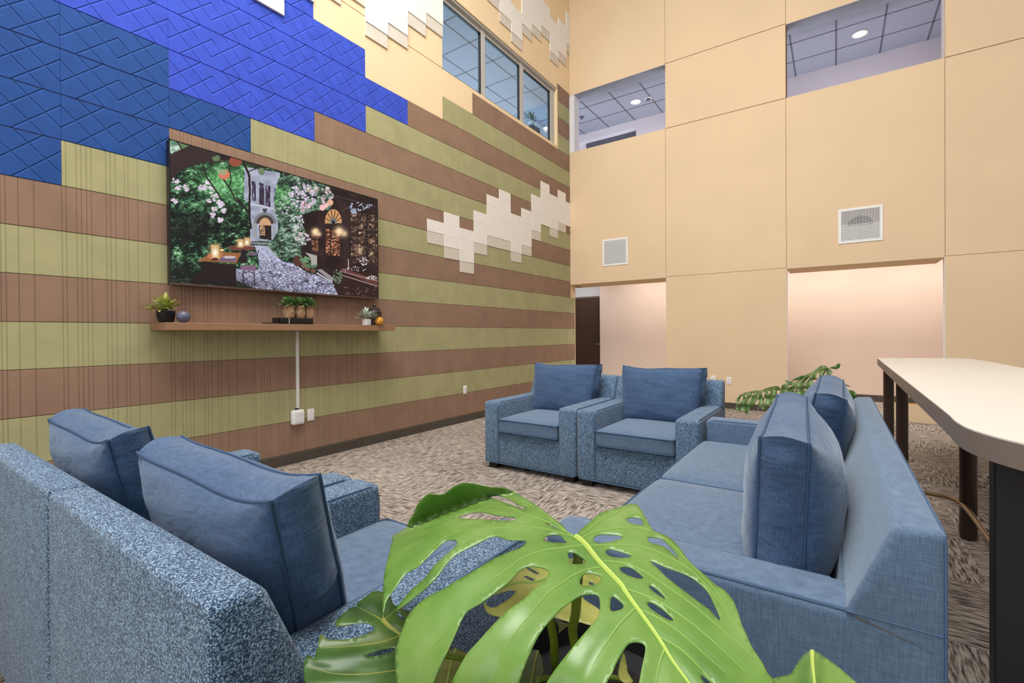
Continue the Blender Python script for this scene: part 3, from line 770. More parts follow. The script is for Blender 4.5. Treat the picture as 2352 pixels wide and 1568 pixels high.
    for cx, cy, rx, ry in ((100, 430, 46, 24), (190, 495, 34, 30), (118, 490, 30, 18), (335, 490, 36, 22), (400, 520, 40, 40), (455, 550, 36, 36), (420, 600, 40, 30), (480, 600, 34, 34), (510, 640, 30, 26), (540, 700, 22, 20), (430, 740, 28, 22), (505, 792, 26, 20), (80, 615, 26, 16), (395, 440, 24, 20), (455, 690, 20, 16)):
        dots(cx, cy, rx, ry, 9, 13, (222, 206, 222))
    put(ell(545, 372, 52, 46), (214, 120, 96)); put(ell(530, 350, 44, 24), (150, 170, 130), .8); put(ell(650, 250, 60, 46), (150, 76, 54)); put(ell(1524, 620, 28, 26), (232, 176, 150)); put(ell(1452, 666, 28, 28), (240, 190, 190)); put(ell(1487, 646, 20, 22), (240, 196, 186)); put(ell(470, 220, 40, 30), (96, 120, 84)); put(ell(890, 340, 30, 34), (110, 130, 96))
    for pl, w_ in (([(725, 262), (775, 370), (782, 520), (772, 720), (790, 860)], 10), ([(660, 580), (720, 660), (775, 720)], 9), ([(350, 288), (378, 390), (440, 480), (490, 550), (525, 612)], 7), ([(378, 330), (430, 285)], 5), ([(540, 420), (600, 500), (640, 590), (700, 650)], 7), ([(590, 290), (610, 420), (590, 490)], 5), ([(775, 340), (850, 310)], 5)):
        put(line(pl, w_), (38, 26, 28))
    # foreground arch
    put(poly([(40, 60), (145, 60), (210, 120), (330, 110), (500, 190), (430, 215), (455, 262), (380, 262), (300, 280), (180, 320), (90, 380), (55, 430), (40, 430)]), (54, 38, 38))
    put(poly([(47, 58), (100, 72), (130, 110), (146, 146), (50, 190)]), ramp(n1, [(0.3, (80, 120, 96)), (0.8, (210, 230, 220))])); put(poly([(130, 82), (220, 112), (160, 140)]), (96, 130, 84))
    # tables and stools
    put(poly([(280, 1178), (650, 1195), (650, 1400), (560, 1395), (240, 1370), (230, 1330), (340, 1240)]), (34, 22, 22)); put(poly([(286, 1168), (445, 1082), (698, 1090), (655, 1184)]), (150, 96, 60)); put(poly([(480, 1166), (520, 1128), (655, 1140), (645, 1172)]), (110, 92, 120)); put(ell(590, 1130, 60, 12), (200, 184, 186))
    put(ell(700, 1045, 122, 26), (112, 66, 56)); put(poly([(700, 1060), (740, 1060), (760, 1180), (690, 1190)]), (36, 24, 26)); put(ell(805, 1098, 52, 18), (110, 92, 110)); put(line([(790, 1110), (792, 1180)], 4) | line([(848, 1110), (850, 1185)], 4) | line([(862, 1060), (850, 1100)], 4), (40, 28, 32))
    put(poly([(690, 1206), (838, 1200), (832, 1258), (694, 1248)]), (128, 96, 120)); put(line([(714, 1258), (716, 1370)], 5) | line([(818, 1262), (820, 1390)], 5) | line([(716, 1275), (760, 1262), (818, 1278)], 4), (46, 34, 44))
    for cx, cy, rx, ry in ((457, 1080, 40, 64), (693, 1000, 28, 36), (752, 985, 26, 36)):
        put(ell(cx, cy, rx * 1.9, ry * 1.3), (255, 190, 130), 0.25); put((abs(X - cx) < rx) & (abs(Y - cy) < ry), (222, 176, 120), 0.85); g_ = np.exp(-(((X - cx) / (rx * .6)) ** 2 + ((Y - cy - 8) / (ry * .6)) ** 2)); put(X > 0, (255, 246, 220), np.clip(g_ * 1.1, 0, 1))
    put(ell(455, 1150, 34, 14), (90, 44, 34)); put(ell(405, 1120, 22, 20), (190, 120, 84)); put(ell(520, 1066, 22, 10), (255, 200, 130))
    # pots, steps, side board
    for cx, cy, rx, ry, c in ((1220, 1160, 40, 50, (84, 48, 40)), (1280, 1200, 26, 28, (120, 96, 84)), (1312, 1230, 24, 24, (110, 80, 66)), (1365, 1250, 24, 22, (110, 80, 66))): put(ell(cx, cy, rx, ry), c)
    dots(1290, 1150, 50, 26, 40, 9, (110, 150, 110)); dots(1340, 1200, 60, 22, 40, 8, (90, 130, 96)); put(poly([(1290, 1080), (1400, 1110), (1400, 1190), (1350, 1200), (1340, 1130)]), (170, 166, 160))
    put(poly([(1400, 1240), (1440, 1232), (1560, 1320), (1540, 1350)]), (150, 142, 148)); put(poly([(1400, 1262), (1545, 1350), (1540, 1362), (1395, 1275)]), (190, 184, 196))
    put(poly([(1590, 1200), (1620, 1180), (1970, 1290), (1970, 1500), (1600, 1480), (1560, 1400)]), (44, 24, 24)); put(poly([(1612, 1240), (1640, 1222), (1960, 1330), (1962, 1392)]), (96, 54, 52)); put(line([(1640, 1290), (1960, 1388)], 3) | line([(1615, 1250), (1962, 1340)], 2.5), (190, 160, 160)); dots(1590, 1300, 40, 70, 40, 9, (100, 116, 96))
    dots(1840, 1160, 40, 40, 22, 7, (206, 200, 206)); dots(1740, 1230, 110, 26, 26, 5, (214, 200, 200)); dots(1910, 1308, 50, 20, 24, 7, (200, 190, 190)); put(line([(1690, 1140), (1692, 1240)], 4), (190, 170, 160)); dots(1810, 650, 110, 40, 26, 9, (170, 176, 196)); dots(1740, 700, 40, 20, 8, 13, (176, 186, 214))
    for _ in range(26): put(ell(1640 + 320 * rs.rand(), 1400 + 80 * rs.rand(), 3, 3), (190, 170, 170))
    dk2 = np.clip(np.exp(-(((X - 560) / 260) ** 2 + ((Y - 1390) / 60) ** 2)), 0, 1); put(X > 0, (26, 18, 20), dk2 * 0.7)
    return np.clip(img, 0, 255)
PW, PH = 560, 320
img = paint_screen(PW, PH)[::-1]
ys = np.linspace(-hw + bz, hw - bz, PW + 1); zs = np.linspace(0.016, hh - bz, PH + 1)
gy, gz = np.meshgrid(ys, zs); nv = gy.size
me = bpy.data.meshes.new('screen')
me.vertices.add(nv); co = np.zeros((nv, 3), 'f'); co[:, 1] = gy.ravel(); co[:, 2] = gz.ravel(); me.vertices.foreach_set('co', co.ravel())
i = np.arange(PW * PH); r_, c_ = i // PW, i % PW; a0 = r_ * (PW + 1) + c_
lp = np.stack([a0, a0 + 1, a0 + PW + 2, a0 + PW + 1], 1).astype('i')
me.loops.add(lp.size); me.loops.foreach_set('vertex_index', lp.ravel())
me.polygons.add(PW * PH); me.polygons.foreach_set('loop_start', (i * 4).astype('i')); me.polygons.foreach_set('loop_total', np.full(PW * PH, 4, 'i'))
me.update(); me.validate()
at = me.color_attributes.new('picture', 'FLOAT_COLOR', 'CORNER')
s_ = img.reshape(-1, 3) / 255; L_ = np.where(s_ <= 0.04045, s_ / 12.92, ((s_ + 0.055) / 1.055) ** 2.4)
cc = np.ones((PW * PH, 4, 4), 'f'); cc[:, :, :3] = L_[:, None, :]; at.data.foreach_set('color', cc.ravel())
t = NT('screen_picture'); va = t.n('ShaderNodeVertexColor', layer_name='picture').outputs['Color']
t.set(Base_Color=(0.01, 0.01, 0.01, 1), Roughness=0.3, Emission_Color=va, Emission_Strength=1.0)
t.b.inputs['Specular IOR Level'].default_value = 0.15
me.materials.append(t.m)
so = bpy.data.objects.new('screen', me); C.objects.link(so); so.parent = tv; so.location = (0.0005, 0, 0)

# ------------------------------------------------------------------ things on the shelf
def px_m(y): return (on_x(700, 700, y) - on_x(700, 760, y)).length / 60
SP = -4.14
def at_shelf(x, y=740):
    q = on_x(x, y, SP); return Vector((SP, q.y, SZ1 + 0.0005))
def leaf_quad(bm, base, d, L, W, up=Vector((0, 0, 1)), curl=0.2, mi=0):
    d = d.normalized(); s = d.cross(up)
    s = s.normalized() if s.length > 1e-4 else Vector((1, 0, 0)); nn = s.cross(d)
    pr = [(0, .12), (.3, .8), (.55, 1), (.8, .62), (1, 0.02)]; rows = []
    for u, w_ in pr:
        c = base + d * L * u + Vector((0, 0, -1)) * curl * L * u * u
        rows.append([bm.verts.new(c - s * W * w_ + nn * W * w_ * .35), bm.verts.new(c), bm.verts.new(c + s * W * w_ + nn * W * w_ * .35)])
    for a, b_ in zip(rows, rows[1:]):
        for j in range(2): f = bm.faces.new((a[j], a[j + 1], b_[j + 1], b_[j])); f.material_index = mi
# potted plant, left end
p = at_shelf(381); p.y = on_x(381, 730, SP).y
t = thing('potted_plant', 'yellow-green succulent in a black round pot at the left end of the shelf', 'plant', p)
b = BM(); lathe(b, [(0, 0.0), (0.040, 0.0), (0.052, 0.02), (0.058, 0.06), (0.059, 0.088), (0.054, 0.090), (0.05, 0.082), (0, 0.08)]); finish(b, 'pot', M['black'], t)
M['succ'] = greens('succulent_leaf', (96, 120, 60), (164, 170, 84), (206, 200, 120), 0.6, 30)
b = BM()
for i in range(120):
    a = R.uniform(0, 6.28); el = R.uniform(0.05, 1.45); d = Vector((math.cos(a) * math.cos(el), math.sin(a) * math.cos(el), math.sin(el)))
    if d.y > .3 and el < .45: continue
    leaf_quad(b, Vector((0, 0, 0.09)) + d * R.uniform(0.0, 0.065) * Vector((1.3, 1.3, 1)).length / 1.9, d, R.uniform(0.06, 0.105), R.uniform(0.010, 0.016), curl=0.25)
finish(b, 'foliage', M['succ'], t)
p = on_x(415, 730, SP + .05); 
t = BM(); bmesh.ops.create_uvsphere(t, u_segments=36, v_segments=20, radius=0.047)
for v in t.verts: v.co.z *= 0.96
o = finish(t, 'decorative_ball', simple('slate_grey_ceramic', (92, 92, 112), 0.35, 0.1, 5)); o.location = (SP + .06, p.y + .014, SZ1 + 0.0455)
tag(o, 'grey-blue ball resting beside the black pot on the shelf', 'ball')
# black box, flat device, herb planter
y0, y1 = on_x(644, 738, -4.03).y, on_x(720, 738, -4.03).y
t = thing('media_box', 'long black box lying under the three potted herbs', 'box', (-4.10, (y0 + y1) / 2, SZ1))
b = BM(); box(b, (-.07, -(y1 - y0) / 2, 0.0005), (.07, (y1 - y0) / 2, 0.058), 0.004, 2); finish(b, 'housing', M['black'], t)
b = BM(); box(b, (.069, -(y1 - y0) / 2 + .075, 0.004), (.0715, -(y1 - y0) / 2 + .085, 0.054), 0.001, 1); finish(b, 'front_strip', M['chrome'], t)
ym = (y0 + y1) / 2
yk = on_x(604, 740, -4.06).y
b = BM(); prism(b, [(-4.12, yk + .02), (-4.06, yk), (-4.03, y0 - 0.01), (-4.15, y0 - 0.005)], 2, SZ1 + 0.0005, SZ1 + 0.012, r=0.002)
tag(finish(b, 'tablet', M['blackm'], smooth=False), 'thin flat black device lying left of the black box on the shelf', 'tablet')
tp = thing('herb_planter', 'row of three woven pots with leafy green herbs on the black box', 'planter', (-4.10, ym, SZ1 + 0.0585))
wov = NT('woven_fibre'); co_ = wov.n('ShaderNodeTexCoord').outputs['Object']
wv = wov.n('ShaderNodeTexNoise', {'Vector': wov.n('ShaderNodeMapping', {'Vector': co_, 'Scale': (160, 160, 40)}).outputs[0], 'Scale': 1.0, 'Detail': 3.0}).outputs['Fac']
wov.set(Base_Color=wov.ramp(wv, [(.35, lin((120, 84, 56))), (.65, lin((196, 160, 122)))]), Roughness=.85); wov.bump(wv, .5, .003)
M['herb'] = greens('herb_leaf', (52, 92, 46), (96, 134, 74), (140, 172, 104), 0.6, 40)
pxs = [665, 690, 711]
for i, xx in enumerate(pxs):
    dy = on_x(xx, 715, -4.08).y - ym
    b = BM(); r0 = 0.052 - 0.003 * i
    lathe(b, [(0, 0.0005), (r0 * .82, 0.0005), (r0 * .98, 0.03), (r0, 0.06), (r0 * .86, 0.095), (r0 * .92, 0.112), (r0 * .84, 0.112), (r0 * .8, 0.1), (0, 0.098)], (0.01, dy, 0), 24)
    tube(b, [(0.01 + r0 * .90 * math.cos(a * .3), dy + r0 * .90 * math.sin(a * .3), 0.097) for a in range(21)], 0.004, 6, closed=True)
    pt = finish(b, 'pot', wov.m, tp)
    b = BM()
    for j in range(190):
        a = R.uniform(0, 6.28); el = R.uniform(-0.1, 1.5); d = Vector((math.cos(a) * math.cos(el), math.sin(a) * math.cos(el), math.sin(el)))
        leaf_quad(b, Vector((0.01, dy, 0.115)) + Vector((d.x * .06, d.y * .075, d.z * .07)) * R.uniform(.4, 1), (d + Vector((R.uniform(-.6, .6), R.uniform(-.6, .6), R.uniform(-.3, .5)))), R.uniform(.022, .036), R.uniform(.009, .014), curl=.3)
    finish(b, 'foliage', M['herb'], tp)
# dark jar
pj = on_x(861, 740, -4.20)
t = thing('lidded_jar', 'dark metal lidded jar standing behind the orange ball on the shelf', 'jar', (-4.20, pj.y, SZ1 + .0005))
M['jar'] = simple('dark_pewter', (70, 62, 56), 0.45, 0.2, 20, metallic=0.5)
b = BM(); lathe(b, [(0, 0), (.066, 0), (.07, .01), (.07, .14), (.074, .15), (.06, .165), (.056, .17), (0, .17)]); finish(b, 'body', M['jar'], t)
b = BM(); lathe(b, [(.06, .168), (.06, .185), (.03, .2), (.012, .203), (.012, .215), (.02, .225), (.012, .236), (0, .238)]); finish(b, 'lid', M['jar'], t)
b = BM(); tube(b, [(0, -.07, .13), (0, -.085, .14), (0, -.088, .165), (0, -.07, .175)], .005, 6); finish(b, 'handle', M['black'], t)
# white pot with silver foliage
pw = on_x(842, 742, -4.06)
t = thing('potted_plant', 'silvery plant in a small white square pot near the right end of the shelf', 'plant', (-4.06, pw.y, SZ1 + .0005))
b = BM(); prism(b, [(-.032, -.034), (.032, -.034), (.032, .034), (-.032, .034)], 2, 0, .066, r=.006); finish(b, 'pot', M['white'], t)
M['silver'] = greens('silver_leaf', (140, 150, 136), (180, 188, 172), (214, 218, 204), 0.7, 40)
b = BM()
for i in range(120):
    a = R.uniform(0.4, 5.9) + 1.57; el = R.uniform(0.0, 1.4); d = Vector((math.cos(a) * math.cos(el) * 1.0, math.sin(a) * math.cos(el) * 1.3, math.sin(el)))
    leaf_quad(b, Vector((0, 0, .075)) + d * R.uniform(0, .06), d, R.uniform(.045, .085), R.uniform(.009, .015), curl=.1)
finish(b, 'foliage', M['silver'], t)
po = on_x(864.5, 736, -4.03)
t = thing('glass_float', 'small amber net-wrapped ball at the right end of the shelf', 'ball', (-4.005, po.y + .018, SZ1 + .046))
b = BM(); bmesh.ops.create_uvsphere(b, u_segments=28, v_segments=16, radius=0.044)
finish(b, 'ball', simple('amber_glass', (226, 160, 50), 0.2, 0.15, 12), t)
b = BM()
for s in (-1, 1):
    for k in range(7):
        pts = []
        for j in range(17):
            th = math.pi * j / 16; ph = k * 2 * math.pi / 7 + s * th * 0.9
            pts.append((0.0448 * math.sin(th) * math.cos(ph), 0.0448 * math.sin(th) * math.sin(ph), 0.0448 * math.cos(th)))
        tube(b, pts, .0016, 5)
finish(b, 'net', simple('net_cord', (176, 112, 50), .8), t)
# ------------------------------------------------------------------ seating
def slab(bm, lo, hi, r, seg=3): box(bm, lo, hi, r, seg)
def soft_block(bm, lo, hi, r=0.03, crown=0.015, n=14):
    """seat cushion: rounded block whose top is slightly crowned"""
    lo, hi = Vector(lo), Vector(hi); c = (lo + hi) / 2; s = (hi - lo) / 2
    res = bmesh.ops.create_cube(bm, size=2.0); vs = res['verts']
    es = list({e for v in vs for e in v.link_edges})
    bmesh.ops.subdivide_edges(bm, edges=es, cuts=n, use_grid_fill=True)
    for v in [v for v in bm.verts if v.is_valid and not v.tag]:
        p = v.co.copy(); q = Vector((p.x * s.x, p.y * s.y, p.z * s.z)); inn = Vector((max(-s.x + r, min(s.x - r, q.x)), max(-s.y + r, min(s.y - r, q.y)), max(-s.z + r, min(s.z - r, q.z))))
        d = q - inn
        if d.length > 1e-9: q = inn + d.normalized() * min(r, d.length if (abs(d.x) > 1e-9) + (abs(d.y) > 1e-9) + (abs(d.z) > 1e-9) == 1 else r)
        k = (1 - min(1, abs(p.x)) ** 4) * (1 - min(1, abs(p.y)) ** 4)
        if p.z > 0: q.z += crown * k
        if abs(p.y) > 0.9: q.y += math.copysign(0.006, p.y) * (1 - min(1, abs(p.x)) ** 4)
        v.co = c + q; v.tag = True
    return bm
def loop_pts(x0, x1, y0, y1, z, r=0.03, n=5):
    out = []
    for cx, cy, a0 in ((x1 - r, y1 - r, 0), (x0 + r, y1 - r, 90), (x0 + r, y0 + r, 180), (x1 - r, y0 + r, 270)):
        for i in range(n + 1):
            a = math.radians(a0 + 90 * i / n); out.append((cx + r * math.cos(a), cy + r * math.sin(a), z))
    return out

def back_cushion(name, W, H, T, parent, loc, tilt, mat, pip, seed=0, sag=0.024, bulge=0.06, yaw=0.0, box_b=0.034, narrow=0.0, bb=None):
    """loose boxed cushion standing upright; local x width, z height, y thickness (front = -y)"""
    rr = random.Random(seed); ph = [rr.uniform(0, 6.28) for _ in range(8)]
    n = 26; K = 8
    def edge(u, v):
        # outline with dog-ear corners: sides pulled in between the corners
        x = u * W / 2; z = v * H / 2
        x -= math.copysign(1, u) * sag * 0.8 * abs(u) ** 2 * (math.cos(v * math.pi / 2) ** 1.2 if abs(v) < 1 else 0)
        z -= math.copysign(1, v) * sag * (1.0 if v > 0 else 0.3) * abs(v) ** 2 * (1 - abs(u) ** 3) * (1 + 0.35 * math.sin(3 * u + ph[5]))
        if v < 0: x *= 1 - narrow * min(1, -v * 1.4)
        # round the corners a little
        cr = 0.03
        return x, z
    def face(u, v, side):
        x, z = edge(u, v)
        k = ((1 - abs(u) ** 2.6) ** 0.58 if abs(u) < 1 else 0) * ((1 - abs(v) ** 2.6) ** 0.58 if abs(v) < 1 else 0)
        yb = T / 2 + (bulge if side < 0 or bb is None else bb) * k + 0.005 * k * math.sin(7 * u + ph[0]) * math.sin(5 * v + ph[1]) + 0.0022 * k * math.sin(17 * v + 4 * u + ph[6])
        # pull wrinkles near corners
        wr = 0.0035 * math.sin(22 * (abs(u) - abs(v)) + ph[2]) * (abs(u) * abs(v)) ** 2 * (1 if max(abs(u), abs(v)) < .98 else 0)
        return Vector((x, side * (yb + wr), z))
    bm = BM(); grids = {}
    us = [math.sin(math.pi / 2 * (-1 + 2 * i / n)) for i in range(n + 1)]
    for side in (-1, 1):
        grids[side] = [[bm.verts.new(face(u, v, side)) for u in us] for v in us]
        g_ = grids[side]
        for a in range(n):
            for c in range(n):
                q = (g_[a][c], g_[a][c + 1], g_[a + 1][c + 1], g_[a + 1][c])
                bm.faces.new(q if side < 0 else q[::-1])
    def ring(side):
        g_ = grids[side]
        return [g_[0][i] for i in range(n)] + [g_[i][n] for i in range(n)] + [g_[n][i] for i in range(n, 0, -1)] + [g_[i][0] for i in range(n, 0, -1)]
    ra, rb = ring(-1), ring(1); m = len(ra); prev = ra
    for j in range(1, K + 1):
        t_ = j / K
        if j == K: cur = rb
        else:
            cur = []
            for i in range(m):
                p = ra[i].co.lerp(rb[i].co, t_)
                o = math.sin(math.pi * t_)
                cdir = Vector((p.x / (W / 2), 0, p.z / (H / 2)))
                dd = Vector((cdir.x if abs(cdir.x) > .93 else 0, 0, cdir.z if abs(cdir.z) > .86 else 0))
                dd = dd.normalized() if dd.length > 0 else Vector((0, 0, 0)); dd.z *= 0.55
                s_ = i / m * 2 * math.pi
                cur.append(bm.verts.new(p + dd * (box_b * o + 0.0032 * math.sin(19 * s_ + ph[3]) * o + 0.0022 * math.sin(53 * s_ + ph[4] + 4 * t_) * o)))
        for i in range(m):
            k2 = (i + 1) % m; bm.faces.new((prev[i], prev[k2], cur[k2], cur[i]))
        prev = cur
    pa = [v.co.copy() for v in ra]; pb = [v.co.copy() for v in rb]
    o = finish(bm, name, mat, parent, angle=60)
    o.location = loc; o.rotation_euler = (tilt, 0, yaw)
    for pp in (pa, pb):
        b = BM(); cen = Vector((0, 0, 0))
        tube(b, [p + (Vector((p.x, 0, p.z)).normalized() * 0.002) for p in pp], 0.0040, 6, closed=True)
        finish(b, 'piping', pip, o)
    return o

def seat_unit(name, label, cat, W, nseat, body, cush, seatm, pip, seed=0, backc=True, group=None, pipc=None, cush_par=None, rear_pipe=True):
    """front is local -y (y=0), depth D; origin at floor, centre of the front edge"""
    D, AH, BH, AW = 0.95, 0.605, 0.812, 0.165
    t = thing(name, label, cat, (0, 0, 0), 0, group)
    h = W / 2; pipc = pipc or pip
    b = BM(); slab(b, (-h + AW - .01, 0.02, 0.055), (h - AW + .01, D - 0.06, 0.335), 0.012); finish(b, 'base', body, t)
    for s in (-1, 1):
        x0, x1 = (-h, -h + AW) if s < 0 else (h - AW, h)
        b = BM(); slab(b, (x0 + .002, 0.0, 0.05), (x1 - .002, D - 0.003, AH), 0.026, 4)
        o = finish(b, 'arm', body, t)
        b = BM(); xi = x1 - .012 if s < 0 else x0 + .012
        tube(b, [(xi, 0.012, 0.10), (xi, 0.006, AH - .06), (xi, 0.014, AH - .02), (xi, 0.05, AH - .006), (xi, D - 0.2, AH - .006)], 0.0042, 6)
        xo = x0 + .012 if s < 0 else x1 - .012
        tube(b, [(xo, 0.05, AH - .006), (xo, D - 0.02, AH - .006)], 0.0042, 6)
        finish(b, 'piping', pip, o)
    b = BM(); tube(b, [(-h + .02, 0.004, 0.058), (h - .02, 0.004, 0.058)], 0.005, 6); finish(b, 'hem_piping', pip, t)
    # back: upright wedge that stands on the base and overlaps the arms' rear
    b = BM()
    yo = D; prof = [(yo - 0.180, AH - 0.024), (yo - 0.088, BH - .006), (yo - 0.002, BH), (yo, 0.06), (yo - 0.20, 0.06), (yo - 0.21, 0.30)]
    prism(b, [(y, z) for y, z in prof[:3]] + [(yo, .055), (yo - .024, .055), (yo - .025, AH - .024)], 0, -h + .001, h - .001)
    bmesh.ops.bevel(b, geom=[e for e in b.edges if not all(abs(v.co.y - (yo - .0245)) < .002 for v in e.verts)], offset=0.018, segments=3, profile=0.5, affect='EDGES', clamp_overlap=True)
    ob = finish(b, 'backrest', body, t)
    b = BM(); prism(b, [(yo - .215, .30), (yo - .18, AH - .002), (yo - .02, AH - .002), (yo - .02, .06), (yo - .215, .06)], 0, -h + AW - .005, h - AW + .005, r=.01); finish(b, 'back_panel', body, t)
    b = BM()
    q_ = .0062
    for s in (-1, 1): tube(b, [(s * (h - .004), yo - .172, AH - .003), (s * (h - .004), yo - .01, AH - .004)], 0.0042, 6)
    if rear_pipe: tube(b, [(-h + q_, yo - q_, .09), (-h + q_, yo - q_, BH - .03), (-h + .012, yo - q_, BH - .012), (-h + .04, yo - q_, BH - q_), (h - .04, yo - q_, BH - q_), (h - .012, yo - q_, BH - .012), (h - q_, yo - q_, BH - .03), (h - q_, yo - q_, .09)], 0.0034, 6)
    finish(b, 'piping', pip, ob)
    iw = (W - 2 * AW) / nseat
    for i in range(nseat):
        x0 = -h + AW + iw * i; x1 = x0 + iw
        b = BM(); soft_block(b, (x0 + .002, -0.012, 0.335), (x1 - .002, D - 0.22, 0.462), 0.022, 0.014)
        o = finish(b, 'seat_cushion', seatm, t, angle=60)
        b = BM()
        for z in (0.452, 0.345): tube(b, [(p[0], p[1] - (0.006 if p[1] < 0.01 else 0), p[2]) for p in loop_pts(x0 + .001, x1 - .001, -0.012, D - .22, z, .025)], 0.0045, 6, closed=True)
        finish(b, 'piping', pipc, o)
        if backc:
            dy, dz, yaw, tilt, bl, th, bb = (cush_par or {}).get(i, (0.050, -0.012, 0, -0.24, 0.066, 0.108, None))
            back_cushion('back_cushion', iw + (0.075 if nseat == 1 else -0.012), 0.47, th, t, ((x0 + x1) / 2, D - 0.315 + dy, 0.475 + 0.218 + dz), tilt, cush, pipc, seed + i, bulge=bl, bb=bb, yaw=yaw, narrow=0.10 if nseat == 1 else 0.0)
    for sx in (-1, 1):
        for yy in (0.03, D - 0.13):
            b = BM(); x = sx * (h - .08); prism(b, [(x - .045, yy), (x + .045, yy), (x + .045, yy + .09), (x - .045, yy + .09)], 2, 0.0, 0.056, r=.003); finish(b, 'foot', M['foot'], t, smooth=False)
    return t

AWD = 0.945
a1 = seat_unit('armchair', 'tweed armchair of the far pair, nearest the striped wall', 'armchair', AWD, 1, M['tweed'], M['navy'], M['seatfab'], M['piping_t'], 11, True, 'tweed armchairs', M['piping'], None, False)
a1.location = (-2.206, 3.325, 0)
def dup2(root, loc, rz, label):
    r = root.copy(); C.objects.link(r); r.location = loc; r.rotation_euler = (0, 0, rz); r['label'] = label
    for ch in list(root.children):
        c = ch.copy(); C.objects.link(c); c.parent = r
        for g_ in ch.children:
            d = g_.copy(); C.objects.link(d); d.parent = c
    return r
dup2(a1, (-1.257, 3.325, 0), 0, 'tweed armchair of the far pair, nearest the sofa')
dup2(a1, (-1.245, 1.255, 0), math.pi, 'tweed armchair seen from behind at bottom left, beside the large monstera')
dup2(a1, (-2.197, 1.255, 0), math.pi, 'tweed armchair seen from behind at the left edge, farther from the camera')
sf = seat_unit('sofa', 'smooth slate-blue two-seat sofa beside the high table', 'sofa', 2.365, 2, M['seatfab'], M['navy'], M['seatfab'], M['piping_s'], 31, pipc=M['piping'], cush_par={1: (-0.022, 0.0, 0.05, -0.04, 0.065, 0.115, 0.115), 0: (0.062, 0.01, 0.0, -0.20, 0.07, 0.115, 0.08)})
sf.location = (-0.762, 1.237 + 2.365 / 2, 0); sf.rotation_euler = (0, 0, -math.pi / 2)

# ------------------------------------------------------------------ high table
ZT = 0.95
tb = thing('high_table', 'long pale-topped communal table with rounded ends, behind the sofa', 'table', (0.7, 3.8, 0))
o2 = [(.347, 5.87), (.335, 5.0), (.318, 3.6), (.300, 2.1)] + [tuple(q)[:2] for q in spline([(.297, 1.95, 0), (.293, 1.83, 0), (.307, 1.70, 0), (.366, 1.563, 0), (.47, 1.46, 0), (.62, 1.40, 0), (.80, 1.42, 0), (.95, 1.51, 0), (1.05, 1.68, 0), (1.085, 1.90, 0), (1.09, 2.2, 0)], 4)] + [(1.10, 3.5), (1.107, 4.72), (1.10, 5.7)] + [tuple(q)[:2] for q in spline([(1.083, 5.97, 0), (1.04, 6.10, 0), (.963, 6.165, 0)], 4)] + [(.6, 6.02), (.36, 5.90)]
b = BM(); prism(b, [(x - .7, y - 3.8) for x, y in o2], 2, ZT - 0.004, ZT); finish(b, 'tabletop', M['tabletop'], tb, smooth=False)
b = BM(); prism(b, [(x - .7, y - 3.8) for x, y in o2], 2, ZT - 0.066, ZT - 0.004); finish(b, 'table_edge', M['tableedge'], tb, angle=50)
b = BM(); box(b, (.385 - .7, 1.90 - 3.8, 0), (1.0 - .7, 1.96 - 3.8, ZT - .066), .003, 1); finish(b, 'panel_leg', M['panelleg'], tb, smooth=False)
for x, y in ((.64, 3.70), (.446, 4.85), (.405, 5.45)):
    b = BM(); lathe(b, [(0, 0.0), (.030, 0), (.037, .006), (.040, .03), (.040, ZT - .068), (0, ZT - .068)], (x - .7, y - 3.8, 0), 20); finish(b, 'leg', M['leg'], tb)
b = BM(); tube(b, [q - Vector((.7, 3.8, 0)) for q in spline([(.30, 3.86, .2), (.485, 3.827, .2), (.564, 3.80, .2), (.606, 3.71, .2), (.62, 3.52, .2), (.618, 3.158, .2), (.60, 1.96, .2)], 6)], .0135, 10)
finish(b, 'foot_rail', M['brass'], tb)
